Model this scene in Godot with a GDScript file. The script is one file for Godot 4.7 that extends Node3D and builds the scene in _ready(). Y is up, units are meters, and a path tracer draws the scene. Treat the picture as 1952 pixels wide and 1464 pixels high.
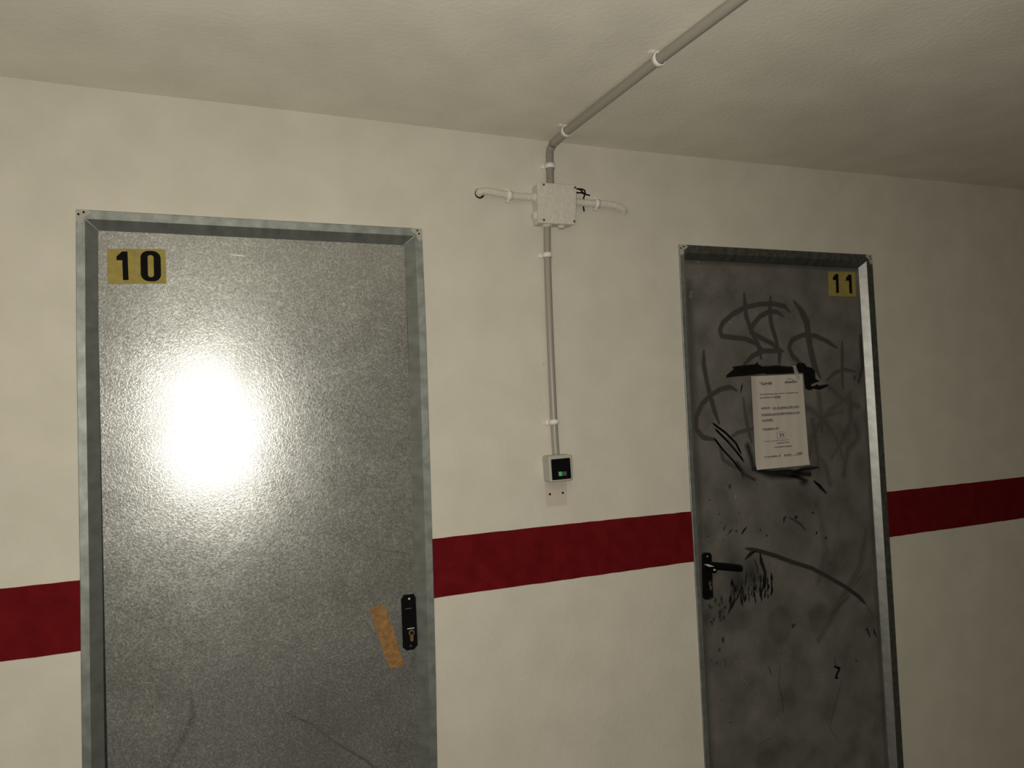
extends Node3D
# An underground storage corridor lit only by a hand-held flash lamp. Metres, y up; the wall with the doors is the plane z = 0.

const PANEL_Z := -0.018
const CEIL_Y := 2.295
var M := {}


func _ready() -> void:
	# ---- camera, sky, light, exposure
	var cam := Camera3D.new()
	cam.name = "camera"
	cam.fov = 55.21
	cam.near = 0.05
	cam.far = 60.0
	cam.position = Vector3(0, 1.55, 1.8)
	cam.rotation = Vector3(deg_to_rad(2.14188), deg_to_rad(-22.25802), deg_to_rad(-2.39107))
	add_child(cam)
	cam.current = true
	var env := Environment.new()
	env.background_mode = Environment.BG_COLOR
	env.background_color = Color.BLACK
	env.tonemap_mode = Environment.TONE_MAPPER_LINEAR
	env.tonemap_exposure = 1.0
	env.sdfgi_enabled = true
	env.ssao_enabled = true
	env.ssil_enabled = true
	var we := WorldEnvironment.new()
	we.name = "world_environment"
	we.environment = env
	add_child(we)
	materials()
	flash_lamp(Vector3(-0.018, 1.55 - 0.004, 1.8 + 0.012), 1.36)
	# ---- setting
	shell()
	door_frame_and_leaf()
	# ---- things
	stickers()
	notice()
	tapes()
	conduits()
	junction()
	light_switch()


# ------------------------------------------------------------------ materials
func lin(r: float, g: float, b: float) -> Color:
	return Color(r, g, b).linear_to_srgb()


func mat(called: String, c: Color, rough: float, metal := 0.0) -> StandardMaterial3D:
	var m := StandardMaterial3D.new()
	m.resource_name = called
	m.albedo_color = c
	m.roughness = rough
	m.metallic = metal
	M[called] = m
	return m


func noise(freq: float, octaves := 4, sd := 1, kind := FastNoiseLite.TYPE_SIMPLEX_SMOOTH) -> FastNoiseLite:
	var n := FastNoiseLite.new()
	n.noise_type = kind
	n.frequency = freq
	n.fractal_octaves = octaves
	n.seed = sd
	return n


func noise_tex(freq: float, octaves: int, sd: int, lo: Color, hi: Color, size := 1024) -> NoiseTexture2D:
	var t := NoiseTexture2D.new()
	t.width = size
	t.height = size
	t.seamless = true
	t.noise = noise(freq, octaves, sd)
	var g := Gradient.new()
	g.set_color(0, lo)
	g.set_color(1, hi)
	t.color_ramp = g
	return t


func bumpy(m: StandardMaterial3D, freq: float, octaves: int, sd: int, height_cm: float) -> void:
	m.heightmap_enabled = true
	m.heightmap_scale = height_cm
	m.heightmap_texture = noise_tex(freq, octaves, sd, Color.BLACK, Color.WHITE, 1024)


func world_tri(m: StandardMaterial3D, per_metre: float) -> void:
	m.uv1_triplanar = true
	m.uv1_world_triplanar = true
	m.uv1_scale = Vector3.ONE * per_metre


func materials() -> void:
	var wall := mat("white wall paint", lin(0.71, 0.668, 0.57), 0.92)
	wall.metallic_specular = 0.3
	wall.albedo_texture = noise_tex(0.006, 5, 3, Color(0.95, 0.95, 0.945), Color(1, 1, 1))
	world_tri(wall, 0.9)
	bumpy(wall, 0.05, 4, 5, 0.05)
	var ceil_m := mat("white ceiling paint", lin(0.89, 0.845, 0.715), 0.95)
	ceil_m.metallic_specular = 0.3
	ceil_m.albedo_texture = noise_tex(0.005, 5, 8, Color(0.94, 0.94, 0.94), Color(1, 1, 1))
	world_tri(ceil_m, 0.8)
	bumpy(ceil_m, 0.075, 4, 9, 0.05)
	var floor_m := mat("grey concrete", lin(0.07, 0.068, 0.062), 0.85)
	floor_m.albedo_texture = noise_tex(0.01, 5, 11, Color(0.7, 0.7, 0.7), Color(1, 1, 1))
	world_tri(floor_m, 0.7)
	mat("far wall paint", lin(0.42, 0.40, 0.35), 0.95)
	var red := mat("dark red paint", lin(0.165, 0.0085, 0.0115), 0.8)
	red.metallic_specular = 0.16
	red.albedo_texture = noise_tex(0.008, 5, 14, Color(0.84, 0.8, 0.8), Color(1, 1, 1))
	world_tri(red, 1.6)
	bumpy(red, 0.05, 3, 15, 0.08)
	var frame := mat("galvanised steel", lin(0.37, 0.385, 0.37), 0.50, 0.70)
	frame.albedo_texture = noise_tex(0.008, 5, 17, Color(0.78, 0.79, 0.77), Color(1, 1, 1))
	world_tri(frame, 3.0)
	bumpy(frame, 0.05, 3, 18, 0.006)
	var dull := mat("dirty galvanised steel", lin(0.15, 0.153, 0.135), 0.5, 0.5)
	dull.albedo_texture = noise_tex(0.012, 6, 27, Color(0.68, 0.68, 0.66), Color(1, 1, 1))
	world_tri(dull, 3.0)
	bumpy(dull, 0.05, 3, 28, 0.006)
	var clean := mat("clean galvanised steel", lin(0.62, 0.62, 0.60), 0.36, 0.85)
	clean.albedo_texture = noise_tex(0.008, 5, 29, Color(0.8, 0.8, 0.8), Color(1, 1, 1))
	world_tri(clean, 3.0)
	mat("weld", lin(0.60, 0.59, 0.55), 0.6, 0.2)
	mat("thin paint smear", lin(0.42, 0.405, 0.36), 0.8)
	mat("hole", lin(0.012, 0.012, 0.011), 0.9)
	mat("black plastic", lin(0.006, 0.006, 0.006), 0.5)
	mat("black gloss", lin(0.005, 0.005, 0.005), 0.28)
	mat("brass", lin(0.30, 0.19, 0.105), 0.42, 0.8)
	mat("dark steel", lin(0.25, 0.25, 0.24), 0.4, 0.8)
	var yellow := mat("yellow vinyl", lin(0.40, 0.315, 0.092), 0.7)
	yellow.metallic_specular = 0.2
	yellow.albedo_texture = noise_tex(0.02, 4, 31, Color(0.88, 0.88, 0.86), Color(1, 1, 1), 512)
	world_tri(yellow, 4.0)
	mat("cable", lin(0.006, 0.006, 0.006), 0.5)
	mat("black vinyl", lin(0.006, 0.006, 0.006), 0.6)
	var paper := mat("white paper", lin(0.60, 0.545, 0.475), 0.9)
	paper.metallic_specular = 0.2
	mat("print ink", lin(0.025, 0.022, 0.02), 0.9)
	mat("faded ink", lin(0.10, 0.09, 0.08), 0.9)
	mat("pen ink", lin(0.05, 0.045, 0.04), 0.8)
	var tape := mat("brown tape", lin(0.40, 0.215, 0.065), 0.55)
	tape.albedo_texture = noise_tex(0.02, 5, 33, Color(0.72, 0.7, 0.66), Color(1, 1, 1), 512)
	world_tri(tape, 5.0)
	bumpy(tape, 0.03, 3, 34, 0.05)
	mat("charred tape", lin(0.010, 0.0095, 0.0085), 0.33)
	for k in ["hole", "black plastic", "black vinyl", "charred tape", "cable", "print ink", "pen ink", "faded ink"]:
		M[k].metallic_specular = 0.14
	M["black gloss"].metallic_specular = 0.22
	var film := mat("clear tape", Color(0.85, 0.85, 0.8, 0.3), 0.2)
	film.transparency = BaseMaterial3D.TRANSPARENCY_ALPHA
	var grey := mat("grey conduit", lin(0.335, 0.315, 0.265), 0.36)
	grey.metallic_specular = 0.5
	mat("shadow grey conduit", lin(0.30, 0.28, 0.235), 0.6)
	var white := mat("painted white plastic", lin(0.74, 0.70, 0.615), 0.65)
	white.albedo_texture = noise_tex(0.02, 5, 37, Color(0.93, 0.925, 0.91), Color(1, 1, 1), 512)
	world_tri(white, 5.0)
	bumpy(white, 0.012, 3, 38, 0.10)
	mat("clip plastic", lin(0.84, 0.81, 0.74), 0.5)
	mat("switch plastic", lin(0.46, 0.45, 0.395), 0.5)
	mat("bare plaster", lin(0.60, 0.53, 0.44), 0.95)
	var led := mat("green pilot light", lin(0.05, 0.3, 0.09), 0.4)
	led.emission_enabled = true
	led.emission = Color(0.22, 0.62, 0.28)
	led.emission_energy_multiplier = 0.42
	mat("grey lens", lin(0.09, 0.095, 0.085), 0.4)
	var lens := mat("flash lens", Color(1, 1, 1), 0.5)
	lens.emission_enabled = true
	lens.emission = Color(1, 0.97, 0.9)
	lens.emission_energy_multiplier = 2.0


# ------------------------------------------------------------------ nodes
func tag(o: Node, label: String, category := "", group := "", kind := "") -> void:
	if label:
		o.set_meta("label", label)
	if category:
		o.set_meta("category", category)
	if group:
		o.set_meta("group", group)
	if kind:
		o.set_meta("kind", kind)


func thing(called: String, at: Vector3, label: String, category: String, group := "") -> Node3D:
	var o := Node3D.new()
	o.name = numbered(called, self)
	o.position = at
	add_child(o)
	tag(o, label, category, group)
	return o


func numbered(called: String, parent: Node) -> String:
	if not parent.has_node(called):
		return called
	var k := 1
	while parent.has_node("%s_%03d" % [called, k]):
		k += 1
	return "%s_%03d" % [called, k]


# commits st as one mesh under parent; the mesh was made in world metres, "base" is the origin of its parent
func build(called: String, st: SurfaceTool, m: String, parent: Node = self, base := Vector3.ZERO, smooth := true) -> MeshInstance3D:
	if smooth:
		st.generate_normals()
	var o := MeshInstance3D.new()
	o.name = numbered(called, parent)
	o.mesh = st.commit()
	o.material_override = M[m]
	o.position = -base
	o.cast_shadow = GeometryInstance3D.SHADOW_CASTING_SETTING_ON
	parent.add_child(o, true)
	return o


# ------------------------------------------------------------------ shapes
func mb(smooth := false) -> SurfaceTool:
	var st := SurfaceTool.new()
	st.begin(Mesh.PRIMITIVE_TRIANGLES)
	st.set_smooth_group(0 if smooth else -1)
	return st


func tri(st: SurfaceTool, a: Vector3, b: Vector3, c: Vector3) -> void:   # counter-clockwise seen from outside
	st.add_vertex(a)
	st.add_vertex(c)
	st.add_vertex(b)


func quad(st: SurfaceTool, a: Vector3, b: Vector3, c: Vector3, d: Vector3) -> void:
	tri(st, a, b, c)
	tri(st, a, c, d)


func box(st: SurfaceTool, lo: Vector3, hi: Vector3) -> void:
	var p := func(i: int) -> Vector3: return Vector3(hi.x if i & 1 else lo.x, hi.y if i & 2 else lo.y, hi.z if i & 4 else lo.z)
	for f in [[0, 2, 3, 1], [4, 5, 7, 6], [0, 4, 6, 2], [1, 3, 7, 5], [0, 1, 5, 4], [2, 6, 7, 3]]:
		quad(st, p.call(f[0]), p.call(f[1]), p.call(f[2]), p.call(f[3]))


# an outline (counter-clockwise, x-y) from z0 to z1, its front edge bevelled by "bevel"
func prism(st: SurfaceTool, outline: Array, z0: float, z1: float, bevel := 0.0) -> void:
	var a := PackedVector2Array(outline)
	if Geometry2D.is_polygon_clockwise(a):
		a.reverse()
	var top := a
	var rings := [[a, z0], [a, z1]]
	if bevel > 0.0:
		var inner: Array = Geometry2D.offset_polygon(a, -bevel, Geometry2D.JOIN_MITER)
		top = PackedVector2Array()
		var mid := Vector2.ZERO
		for v in a:
			mid += v / a.size()
		for i in a.size():
			var p0 := a[(i + a.size() - 1) % a.size()]
			var p1 := a[i]
			var p2 := a[(i + 1) % a.size()]
			var n0 := (p1 - p0).normalized().orthogonal()
			var n1 := (p2 - p1).normalized().orthogonal()
			var n := (n0 + n1).normalized()
			top.append(p1 - n * bevel / maxf(0.4, n.dot(n0)) * (-1.0 if Geometry2D.is_point_in_polygon(p1 + n * bevel * 0.5, a) else 1.0))
		rings = [[a, z0], [a, z1 - bevel], [top, z1]]
	for k in rings.size() - 1:
		for i in a.size():
			var j := (i + 1) % a.size()
			var r0: PackedVector2Array = rings[k][0]
			var r1: PackedVector2Array = rings[k + 1][0]
			quad(st, v3(r0[i], rings[k][1]), v3(r0[j], rings[k][1]), v3(r1[j], rings[k + 1][1]), v3(r1[i], rings[k + 1][1]))
	cap(st, top, z1, true)
	cap(st, a, z0, false)


func cap(st: SurfaceTool, poly: PackedVector2Array, z: float, front: bool) -> void:
	var t := Geometry2D.triangulate_polygon(poly)
	for k in range(0, t.size(), 3):
		var a := v3(poly[t[k]], z)
		var b := v3(poly[t[k + 1]], z)
		var c := v3(poly[t[k + 2]], z)
		if ((b - a).cross(c - a).z > 0.0) == front:
			tri(st, a, b, c)
		else:
			tri(st, a, c, b)


func v3(p: Vector2, z: float) -> Vector3:
	return Vector3(p.x, p.y, z)


func round_rect(lo: Vector2, hi: Vector2, r: float, n := 5) -> Array:
	var out := []
	for c in [[Vector2(hi.x - r, hi.y - r), 0.0], [Vector2(lo.x + r, hi.y - r), PI / 2], [Vector2(lo.x + r, lo.y + r), PI], [Vector2(hi.x - r, lo.y + r), 1.5 * PI]]:
		for k in n + 1:
			out.append(c[0] + Vector2.from_angle(c[1] + PI / 2 * k / n) * r)
	return out


func disc(c: Vector2, r: float, n := 16) -> Array:
	var out := []
	for k in n:
		out.append(c + Vector2.from_angle(TAU * k / n) * r)
	return out


# a rounded quadrilateral block between four front corners
func rounded_quad(tl: Vector2, tr: Vector2, br: Vector2, bl: Vector2, r: float, n := 5) -> Array:
	var out := []
	var c := [tl, bl, br, tr]
	for i in 4:
		var p: Vector2 = c[i]
		var a: Vector2 = (c[(i + 3) % 4] - p).normalized()
		var b: Vector2 = (c[(i + 1) % 4] - p).normalized()
		for k in n + 1:
			var t := float(k) / n
			out.append(p + a * r * (1 - t) * (1 - t) + b * r * t * t)
	return out


func smooth_path(pts: Array, step: float) -> Array:
	var curve := Curve3D.new()
	for i in pts.size():
		var p: Vector3 = pts[i]
		var t := Vector3.ZERO
		if i > 0 and i < pts.size() - 1:
			var into: Vector3 = pts[i] - pts[i - 1]
			var outof: Vector3 = pts[i + 1] - pts[i]
			t = (into.normalized() + outof.normalized()).normalized() * minf(into.length(), outof.length()) * 0.33
		curve.add_point(p, -t, t)
	curve.bake_interval = step
	return Array(curve.get_baked_points())


# a tube along points; rib > 0 makes corrugations of that height, one every "pitch"
func tube(st: SurfaceTool, pts: Array, r: float, sides := 16, rib := 0.0, pitch := 0.0045, closed := true) -> void:
	var rings := []
	var n := Vector3.ZERO
	var run := 0.0
	for i in pts.size():
		var p: Vector3 = pts[i]
		var d: Vector3 = (pts[mini(i + 1, pts.size() - 1)] - pts[maxi(i - 1, 0)]).normalized()
		if i > 0:
			run += p.distance_to(pts[i - 1])
		if n == Vector3.ZERO:
			n = d.cross(Vector3(0.31, 0.17, 0.93)).normalized()
		n = (n - d * n.dot(d)).normalized()
		var b := d.cross(n)
		var rr := r + (rib * (0.5 + 0.5 * cos(TAU * run / pitch)) if rib > 0.0 else 0.0)
		var ring := []
		for k in sides:
			var a := TAU * k / sides
			ring.append(p + (n * cos(a) + b * sin(a)) * rr)
		rings.append(ring)
	for i in rings.size() - 1:
		for k in sides:
			var j := (k + 1) % sides
			quad(st, rings[i][k], rings[i][j], rings[i + 1][j], rings[i + 1][k])
	if closed:
		for k in range(1, sides - 1):
			tri(st, rings[0][0], rings[0][k + 1], rings[0][k])
			tri(st, rings[-1][0], rings[-1][k], rings[-1][k + 1])


func split_path(a: Vector3, b: Vector3, step: float) -> Array:
	var out := []
	var n := maxi(1, int(ceil(a.distance_to(b) / step)))
	for k in n + 1:
		out.append(a.lerp(b, float(k) / n))
	return out


# ------------------------------------------------------------------ the lamp
func flash_lamp(at: Vector3, energy: float) -> void:
	var o := thing("flash_lamp", at, "small hand-held flash lamp that lights the dark corridor", "lamp")
	var st := mb(true)
	tube(st, [at + Vector3(0, 0, 0.003), at + Vector3(0, 0, 0.012)], 0.007, 20)
	build("housing", st, "black plastic", o, at)
	st = mb(true)
	tube(st, [at + Vector3(0, 0, 0.0012), at + Vector3(0, 0, 0.0028)], 0.006, 20)
	build("lens", st, "flash lens", o, at)
	var l := OmniLight3D.new()
	l.name = "flash_light"
	l.light_color = Color(1.0, 0.985, 0.95)
	l.light_energy = energy
	l.light_size = 0.01
	l.omni_range = 30.0
	l.omni_attenuation = 2.0
	l.shadow_enabled = true
	l.position = Vector3(0, 0, -0.014)
	o.add_child(l)


# ------------------------------------------------------------------ the room
func shell() -> void:
	var edge := [Vector2(-0.3955, 2.2979), Vector2(-0.2013, 2.2953), Vector2(0.0123, 2.295), Vector2(0.2484, 2.2942), Vector2(0.5106, 2.292), Vector2(0.8745, 2.2889), Vector2(1.1336, 2.289), Vector2(1.5076, 2.2921), Vector2(1.8272, 2.2954), Vector2(2.3038, 2.3014), Vector2(2.8583, 2.3063)]   # where the uneven ceiling meets the wall
	edge.push_front(Vector2(-2.6, edge[0].y))
	edge.push_back(Vector2(6.0, edge[-1].y))
	var back := -0.14
	var st := mb()
	var spans := [[-2.6, -0.256, 0.0], [-0.256, 0.4905, 2.012], [0.4905, 1.292, 0.0], [1.292, 2.042, 2.008], [2.042, 6.0, 0.0]]
	for s in spans:
		var outline := [Vector2(s[0], s[2]), Vector2(s[1], s[2])]
		var tops := [Vector2(s[1], height_on(edge, s[1]))]
		for k in range(edge.size() - 1, -1, -1):
			if edge[k].x > s[0] + 0.001 and edge[k].x < s[1] - 0.001:
				tops.append(edge[k])
		tops.append(Vector2(s[0], height_on(edge, s[0])))
		prism(st, outline + tops, back, 0.0)
	var wall := build("wall_back", st, "white wall paint")
	tag(wall, "long white painted wall with a dark red band and two steel doors", "wall", "", "structure")
	# the painted band, in three lengths between the doors
	var upper := [Vector2(-0.4095, 1.2324), Vector2(-0.2678, 1.2322), Vector2(0.5058, 1.2391), Vector2(0.8475, 1.2401), Vector2(1.2804, 1.2378), Vector2(2.0552, 1.2322), Vector2(2.7483, 1.2324)]
	var lower := [Vector2(-0.4114, 1.0853), Vector2(-0.2713, 1.085), Vector2(0.5028, 1.092), Vector2(0.8403, 1.0921), Vector2(1.2753, 1.0929), Vector2(2.0594, 1.0834), Vector2(2.733, 1.0836)]
	upper.push_front(Vector2(-2.6, upper[0].y))
	lower.push_front(Vector2(-2.6, lower[0].y))
	upper.push_back(Vector2(6.0, upper[-1].y))
	lower.push_back(Vector2(6.0, lower[-1].y))
	var rng := RandomNumberGenerator.new()
	rng.seed = 4
	for s in [[-2.6, -0.2635], [0.500, 1.2845], [2.0555, 6.0]]:
		st = mb()
		var hi := []
		var lo := []
		var x: float = s[0]
		while true:
			x = minf(x, s[1])
			hi.append(Vector2(x, height_on(upper, x) + rng.randf_range(-0.0006, 0.0006)))
			lo.append(Vector2(x, height_on(lower, x) + rng.randf_range(-0.0006, 0.0006)))
			if x >= s[1]:
				break
			x += 0.03
		hi.reverse()
		prism(st, lo + hi, 0.0002, 0.0008)
		build("painted_band", st, "dark red paint", wall)
	# bare patch under the switch with its two screw holes
	st = mb()
	var patch := [Vector2(0.8191, 1.3617), Vector2(0.8848, 1.3597), Vector2(0.883, 1.2904), Vector2(0.8204, 1.2916)]
	prism(st, patch, 0.0002, 0.0009)
	var bare := build("bare_patch", st, "bare plaster", wall)
	bare.set_meta("label", "unpainted rectangle with two screw holes under the switch")
	for p in [Vector2(0.8325, 1.3242), Vector2(0.8712, 1.3246)]:
		st = mb()
		prism(st, disc(p, 0.0032), 0.0009, 0.0013)
		build("screw_hole", st, "hole", bare)
	for p in [Vector2(0.8293, 1.673)]:
		st = mb()
		prism(st, [p + Vector2(-0.005, 0.004), p + Vector2(0.002, -0.006), p + Vector2(0.006, -0.002), p + Vector2(0.003, 0.006)], 0.0002, 0.001)
		var chip := build("paint_chip", st, "bare plaster", wall)
		chip.set_meta("label", "small brown chip in the white paint")
	var hole_c := Vector2(0.6667, 2.1279)
	st = mb()
	prism(st, disc(hole_c, 0.0135, 20), 0.0002, 0.0009)
	build("conduit_hole", st, "hole", wall)

	st = mb(true)
	for k in edge.size() - 1:
		var a: Vector2 = edge[k]
		var b: Vector2 = edge[k + 1]
		var z := -0.14
		while z < 3.4:
			var z2 := minf(z + 0.36, 3.4)
			quad(st, v3(a, z), v3(b, z), v3(b, z2), v3(a, z2))
			z = z2
	quad(st, Vector3(-2.6, 2.55, -0.14), Vector3(-2.6, 2.55, 3.4), Vector3(6, 2.55, 3.4), Vector3(6, 2.55, -0.14))
	quad(st, Vector3(-2.6, 2.2, -0.1405), Vector3(-2.6, 2.55, -0.1405), Vector3(6, 2.55, -0.1405), Vector3(6, 2.2, -0.1405))
	tag(build("ceiling", st, "white ceiling paint"), "uneven white plaster ceiling crossed by a grey conduit", "ceiling", "", "structure")
	st = mb()
	box(st, Vector3(-2.6, -0.2, -0.5), Vector3(6, 0, 3.4))
	tag(build("floor", st, "grey concrete"), "dark concrete floor of the corridor", "floor", "", "structure")
	st = mb()
	box(st, Vector3(-2.75, -0.2, -0.5), Vector3(-2.6, 2.55, 3.4))
	tag(build("wall_left", st, "white wall paint"), "white end wall on the left of the corridor", "wall", "", "structure")
	st = mb()
	box(st, Vector3(6, -0.2, -0.5), Vector3(6.15, 2.55, 3.4))
	tag(build("wall_right", st, "white wall paint"), "white end wall on the right of the corridor", "wall", "", "structure")
	st = mb()
	box(st, Vector3(-2.6, -0.2, 3.4), Vector3(6, 2.55, 3.55))
	tag(build("wall_front", st, "far wall paint"), "dull white wall facing the two doors", "wall", "", "structure")


func height_on(line: Array, x: float) -> float:
	for k in line.size() - 1:
		if x <= line[k + 1].x:
			return lerpf(line[k].y, line[k + 1].y, clampf((x - line[k].x) / (line[k + 1].x - line[k].x), 0, 1))
	return line[-1].y


# ------------------------------------------------------------------ doors
# one member of a door frame: the profile [[offset from the outer edge, z], ...] swept from station to station; each station is [outer point, inward direction]
func member(st: SurfaceTool, stations: Array, profile: Array) -> void:
	for i in stations.size() - 1:
		var a: Array = stations[i]
		var b: Array = stations[i + 1]
		for k in profile.size() - 1:
			var p: Array = profile[k]
			var q: Array = profile[k + 1]
			quad(st, place(a, p), place(a, q), place(b, q), place(b, p))


func place(s: Array, p: Array) -> Vector3:
	var at: Vector2 = s[0] + s[1] * p[0] if s.size() < 3 else s[0] + Vector2(s[1].x * p[0], s[2].y * p[0])
	return v3(at, p[1])


func profile_of(face: float, back: float) -> Array:
	return [[0.0, 0.0001], [0.0005, 0.0035], [0.0015, 0.0042], [face - 0.0006, 0.0042], [face, 0.0036], [back, PANEL_Z + 0.0005], [back + 0.004, PANEL_Z - 0.03]]


# side offsets may differ; the same number of points in each profile keeps the mitres closed
func frame(parent: Node3D, base: Vector3, left: Array, right: Array, fl: float, bl: float, fr: float, br: float, ft: float, bt: float, m: String, m_left: String, reveal: String) -> void:
	var pl := profile_of(fl, bl)
	var pr := profile_of(fr, br)
	var pt := profile_of(ft, bt)
	var st := mb()
	rail(st, left, pl, pt, 1.0)
	build("frame_jamb", st, m_left, parent, base)
	st = mb()
	rail(st, right, pr.slice(0, 5), pt, -1.0)
	var jamb := build("frame_jamb", st, m, parent, base)
	st = mb()
	rail(st, right, pr.slice(4), pt.slice(4), -1.0)
	build("reveal", st, reveal, jamb)
	st = mb()
	var tl: Vector2 = left[-1]
	var tr: Vector2 = right[-1]
	for k in pt.size() - 1:
		quad(st, Vector3(tl.x + pl[k + 1][0], tl.y - pt[k + 1][0], pt[k + 1][1]), Vector3(tr.x - pr[k + 1][0], tr.y - pt[k + 1][0], pt[k + 1][1]), Vector3(tr.x - pr[k][0], tr.y - pt[k][0], pt[k][1]), Vector3(tl.x + pl[k][0], tl.y - pt[k][0], pt[k][1]))
	build("frame_head", st, m, parent, base)
	# the pale weld seams on the two mitres, and the rivets of the corners
	for s in [[tl, pl, 1.0], [tr, pr, -1.0]]:
		st = mb(true)
		var c: Vector2 = s[0]
		var p: Array = s[1]
		var pts := []
		for k in range(3, 6):
			pts.append(Vector3(c.x + s[2] * p[k][0], c.y - pt[k][0], p[k][1] + 0.0004))
		tube(st, pts, 0.0011, 8)
		build("weld_seam", st, "weld", parent, base)
		st = mb()
		var blot := []
		for q in [[0.0004, 0.0004], [0.024, 0.0006], [0.031, 0.006], [0.022, 0.0135], [0.0155, 0.0165], [0.0145, 0.026], [0.007, 0.034], [0.0004, 0.027]]:
			blot.append(c + Vector2(s[2] * q[0], -q[1]))
		prism(st, blot, 0.0042, 0.0046)
		build("paint_smear", st, "thin paint smear", parent, base)
		for q in [Vector2(0.0055, 0.0115), Vector2(0.0155, 0.0065)] if s[2] > 0 else [Vector2(0.0125, 0.0065), Vector2(0.0085, 0.0145)]:
			st = mb()
			prism(st, disc(c + Vector2(s[2] * q.x, -q.y), 0.0023, 12), 0.0046, 0.0053)
			build("rivet", st, "hole", parent, base)


func rail(st: SurfaceTool, line: Array, prof: Array, top: Array, side: float) -> void:
	for i in line.size() - 1:
		for k in prof.size() - 1:
			var last := i == line.size() - 2
			var a := Vector3(line[i].x + side * prof[k][0], line[i].y, prof[k][1])
			var b := Vector3(line[i].x + side * prof[k + 1][0], line[i].y, prof[k + 1][1])
			var c := Vector3(line[i + 1].x + side * prof[k + 1][0], line[i + 1].y - (top[k + 1][0] if last else 0.0), prof[k + 1][1])
			var d := Vector3(line[i + 1].x + side * prof[k][0], line[i + 1].y - (top[k][0] if last else 0.0), prof[k][1])
			if side > 0:
				quad(st, a, b, c, d)
			else:
				quad(st, b, a, d, c)


# a door leaf whose front carries uv 0..1 over lo..hi
func leaf(parent: Node3D, base: Vector3, mapped: Vector2, hi: Vector2, m: String) -> void:
	var st := mb()
	var lo := Vector2(mapped.x, 0.004)
	box(st, Vector3(lo.x + 0.001, lo.y, PANEL_Z - 0.04), Vector3(hi.x - 0.001, hi.y - 0.001, PANEL_Z - 0.0008))
	var front := [Vector2(lo.x, lo.y), Vector2(hi.x, lo.y), Vector2(hi.x, hi.y), Vector2(lo.x, hi.y)]
	var p := SurfaceTool.new()
	p.begin(Mesh.PRIMITIVE_TRIANGLES)
	var nx := 8
	var ny := 60
	for i in nx:
		for j in ny:
			var c := []
			for q in [[i, j], [i + 1, j], [i + 1, j + 1], [i, j + 1]]:
				var uv := Vector2(float(q[0]) / nx, float(q[1]) / ny)
				var at := lo + (hi - lo) * uv
				c.append([v3(at, PANEL_Z), Vector2(uv.x, pingpong((hi.y - at.y) / (hi.y - mapped.y), 1.0))])
			for k in [0, 2, 1, 0, 3, 2]:
				p.set_normal(Vector3(0, 0, 1))
				p.set_tangent(Plane(1, 0, 0, 1))
				p.set_uv(c[k][1])
				p.add_vertex(c[k][0])
	p.append_from(with_normals(st), 0, Transform3D())
	var o := MeshInstance3D.new()
	o.name = "leaf"
	o.mesh = p.commit()
	o.material_override = M[m]
	o.position = -base
	parent.add_child(o, true)


func with_normals(st: SurfaceTool) -> ArrayMesh:
	st.generate_normals()
	var arr := st.commit_to_arrays()
	var n: int = arr[Mesh.ARRAY_VERTEX].size()
	var uv := PackedVector2Array()
	uv.resize(n)
	arr[Mesh.ARRAY_TEX_UV] = uv
	var tan := PackedFloat32Array()
	for i in n:
		tan.append_array(PackedFloat32Array([1, 0, 0, 1]))
	arr[Mesh.ARRAY_TANGENT] = tan
	var m := ArrayMesh.new()
	m.add_surface_from_arrays(Mesh.PRIMITIVE_TRIANGLES, arr)
	return m


# --- what is smeared on a door: a darkness map painted with soft strokes, in metres on the door
class Smears:
	var lo: Vector2
	var hi: Vector2
	var w: int
	var h: int
	var dark := PackedFloat32Array()
	var rng := RandomNumberGenerator.new()

	func _init(a: Vector2, b: Vector2, px_per_m: float) -> void:
		lo = a
		hi = b
		w = int((b.x - a.x) * px_per_m)
		h = int((b.y - a.y) * px_per_m)
		dark.resize(w * h)
		rng.seed = 77

	# pushes the darkness within an ellipse-free round dab towards "k"; soft is the share of the radius that fades
	func dab(p: Vector2, r: float, k: float, soft := 0.4, sx := 1.0, sy := 1.0) -> void:
		var s := w / (hi.x - lo.x)
		var c := Vector2((p.x - lo.x) * s, (hi.y - p.y) * s)
		var rx := r * s * sx
		var ry := r * s * sy
		for y in range(maxi(0, int(c.y - ry)), mini(h, int(c.y + ry) + 2)):
			for x in range(maxi(0, int(c.x - rx)), mini(w, int(c.x + rx) + 2)):
				var d := Vector2((x - c.x) / rx, (y - c.y) / ry).length()
				if d < 1.0:
					var v := k * clampf((1.0 - d) / soft, 0.0, 1.0)
					var i := y * w + x
					if absf(v) > absf(dark[i]) or v * dark[i] < 0.0:
						dark[i] = v

	# a swept stroke, thin at both ends when "taper" is set
	func stroke(pts: Array, width: float, k: float, soft := 0.4, taper := 0.5) -> void:
		var curve := Curve2D.new()
		for i in pts.size():
			var t := Vector2.ZERO
			if i > 0 and i < pts.size() - 1:
				t = (pts[i + 1] - pts[i - 1]) * 0.18
			curve.add_point(pts[i], -t, t)
		var total := curve.get_baked_length()
		var step := maxf(width * 0.16, 0.0008)
		var d := 0.0
		while d <= total:
			var e := minf(1.0, minf(d, total - d) / maxf(width * 1.6, 0.001))
			dab(curve.sample_baked(d), width * 0.5 * lerpf(1.0 - taper, 1.0, e), k, soft)
			d += step


func field(f: FastNoiseLite, w: int, h: int) -> PackedByteArray:
	var im := f.get_image(w, h, false, false, true)
	im.convert(Image.FORMAT_L8)
	return im.get_data()


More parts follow.
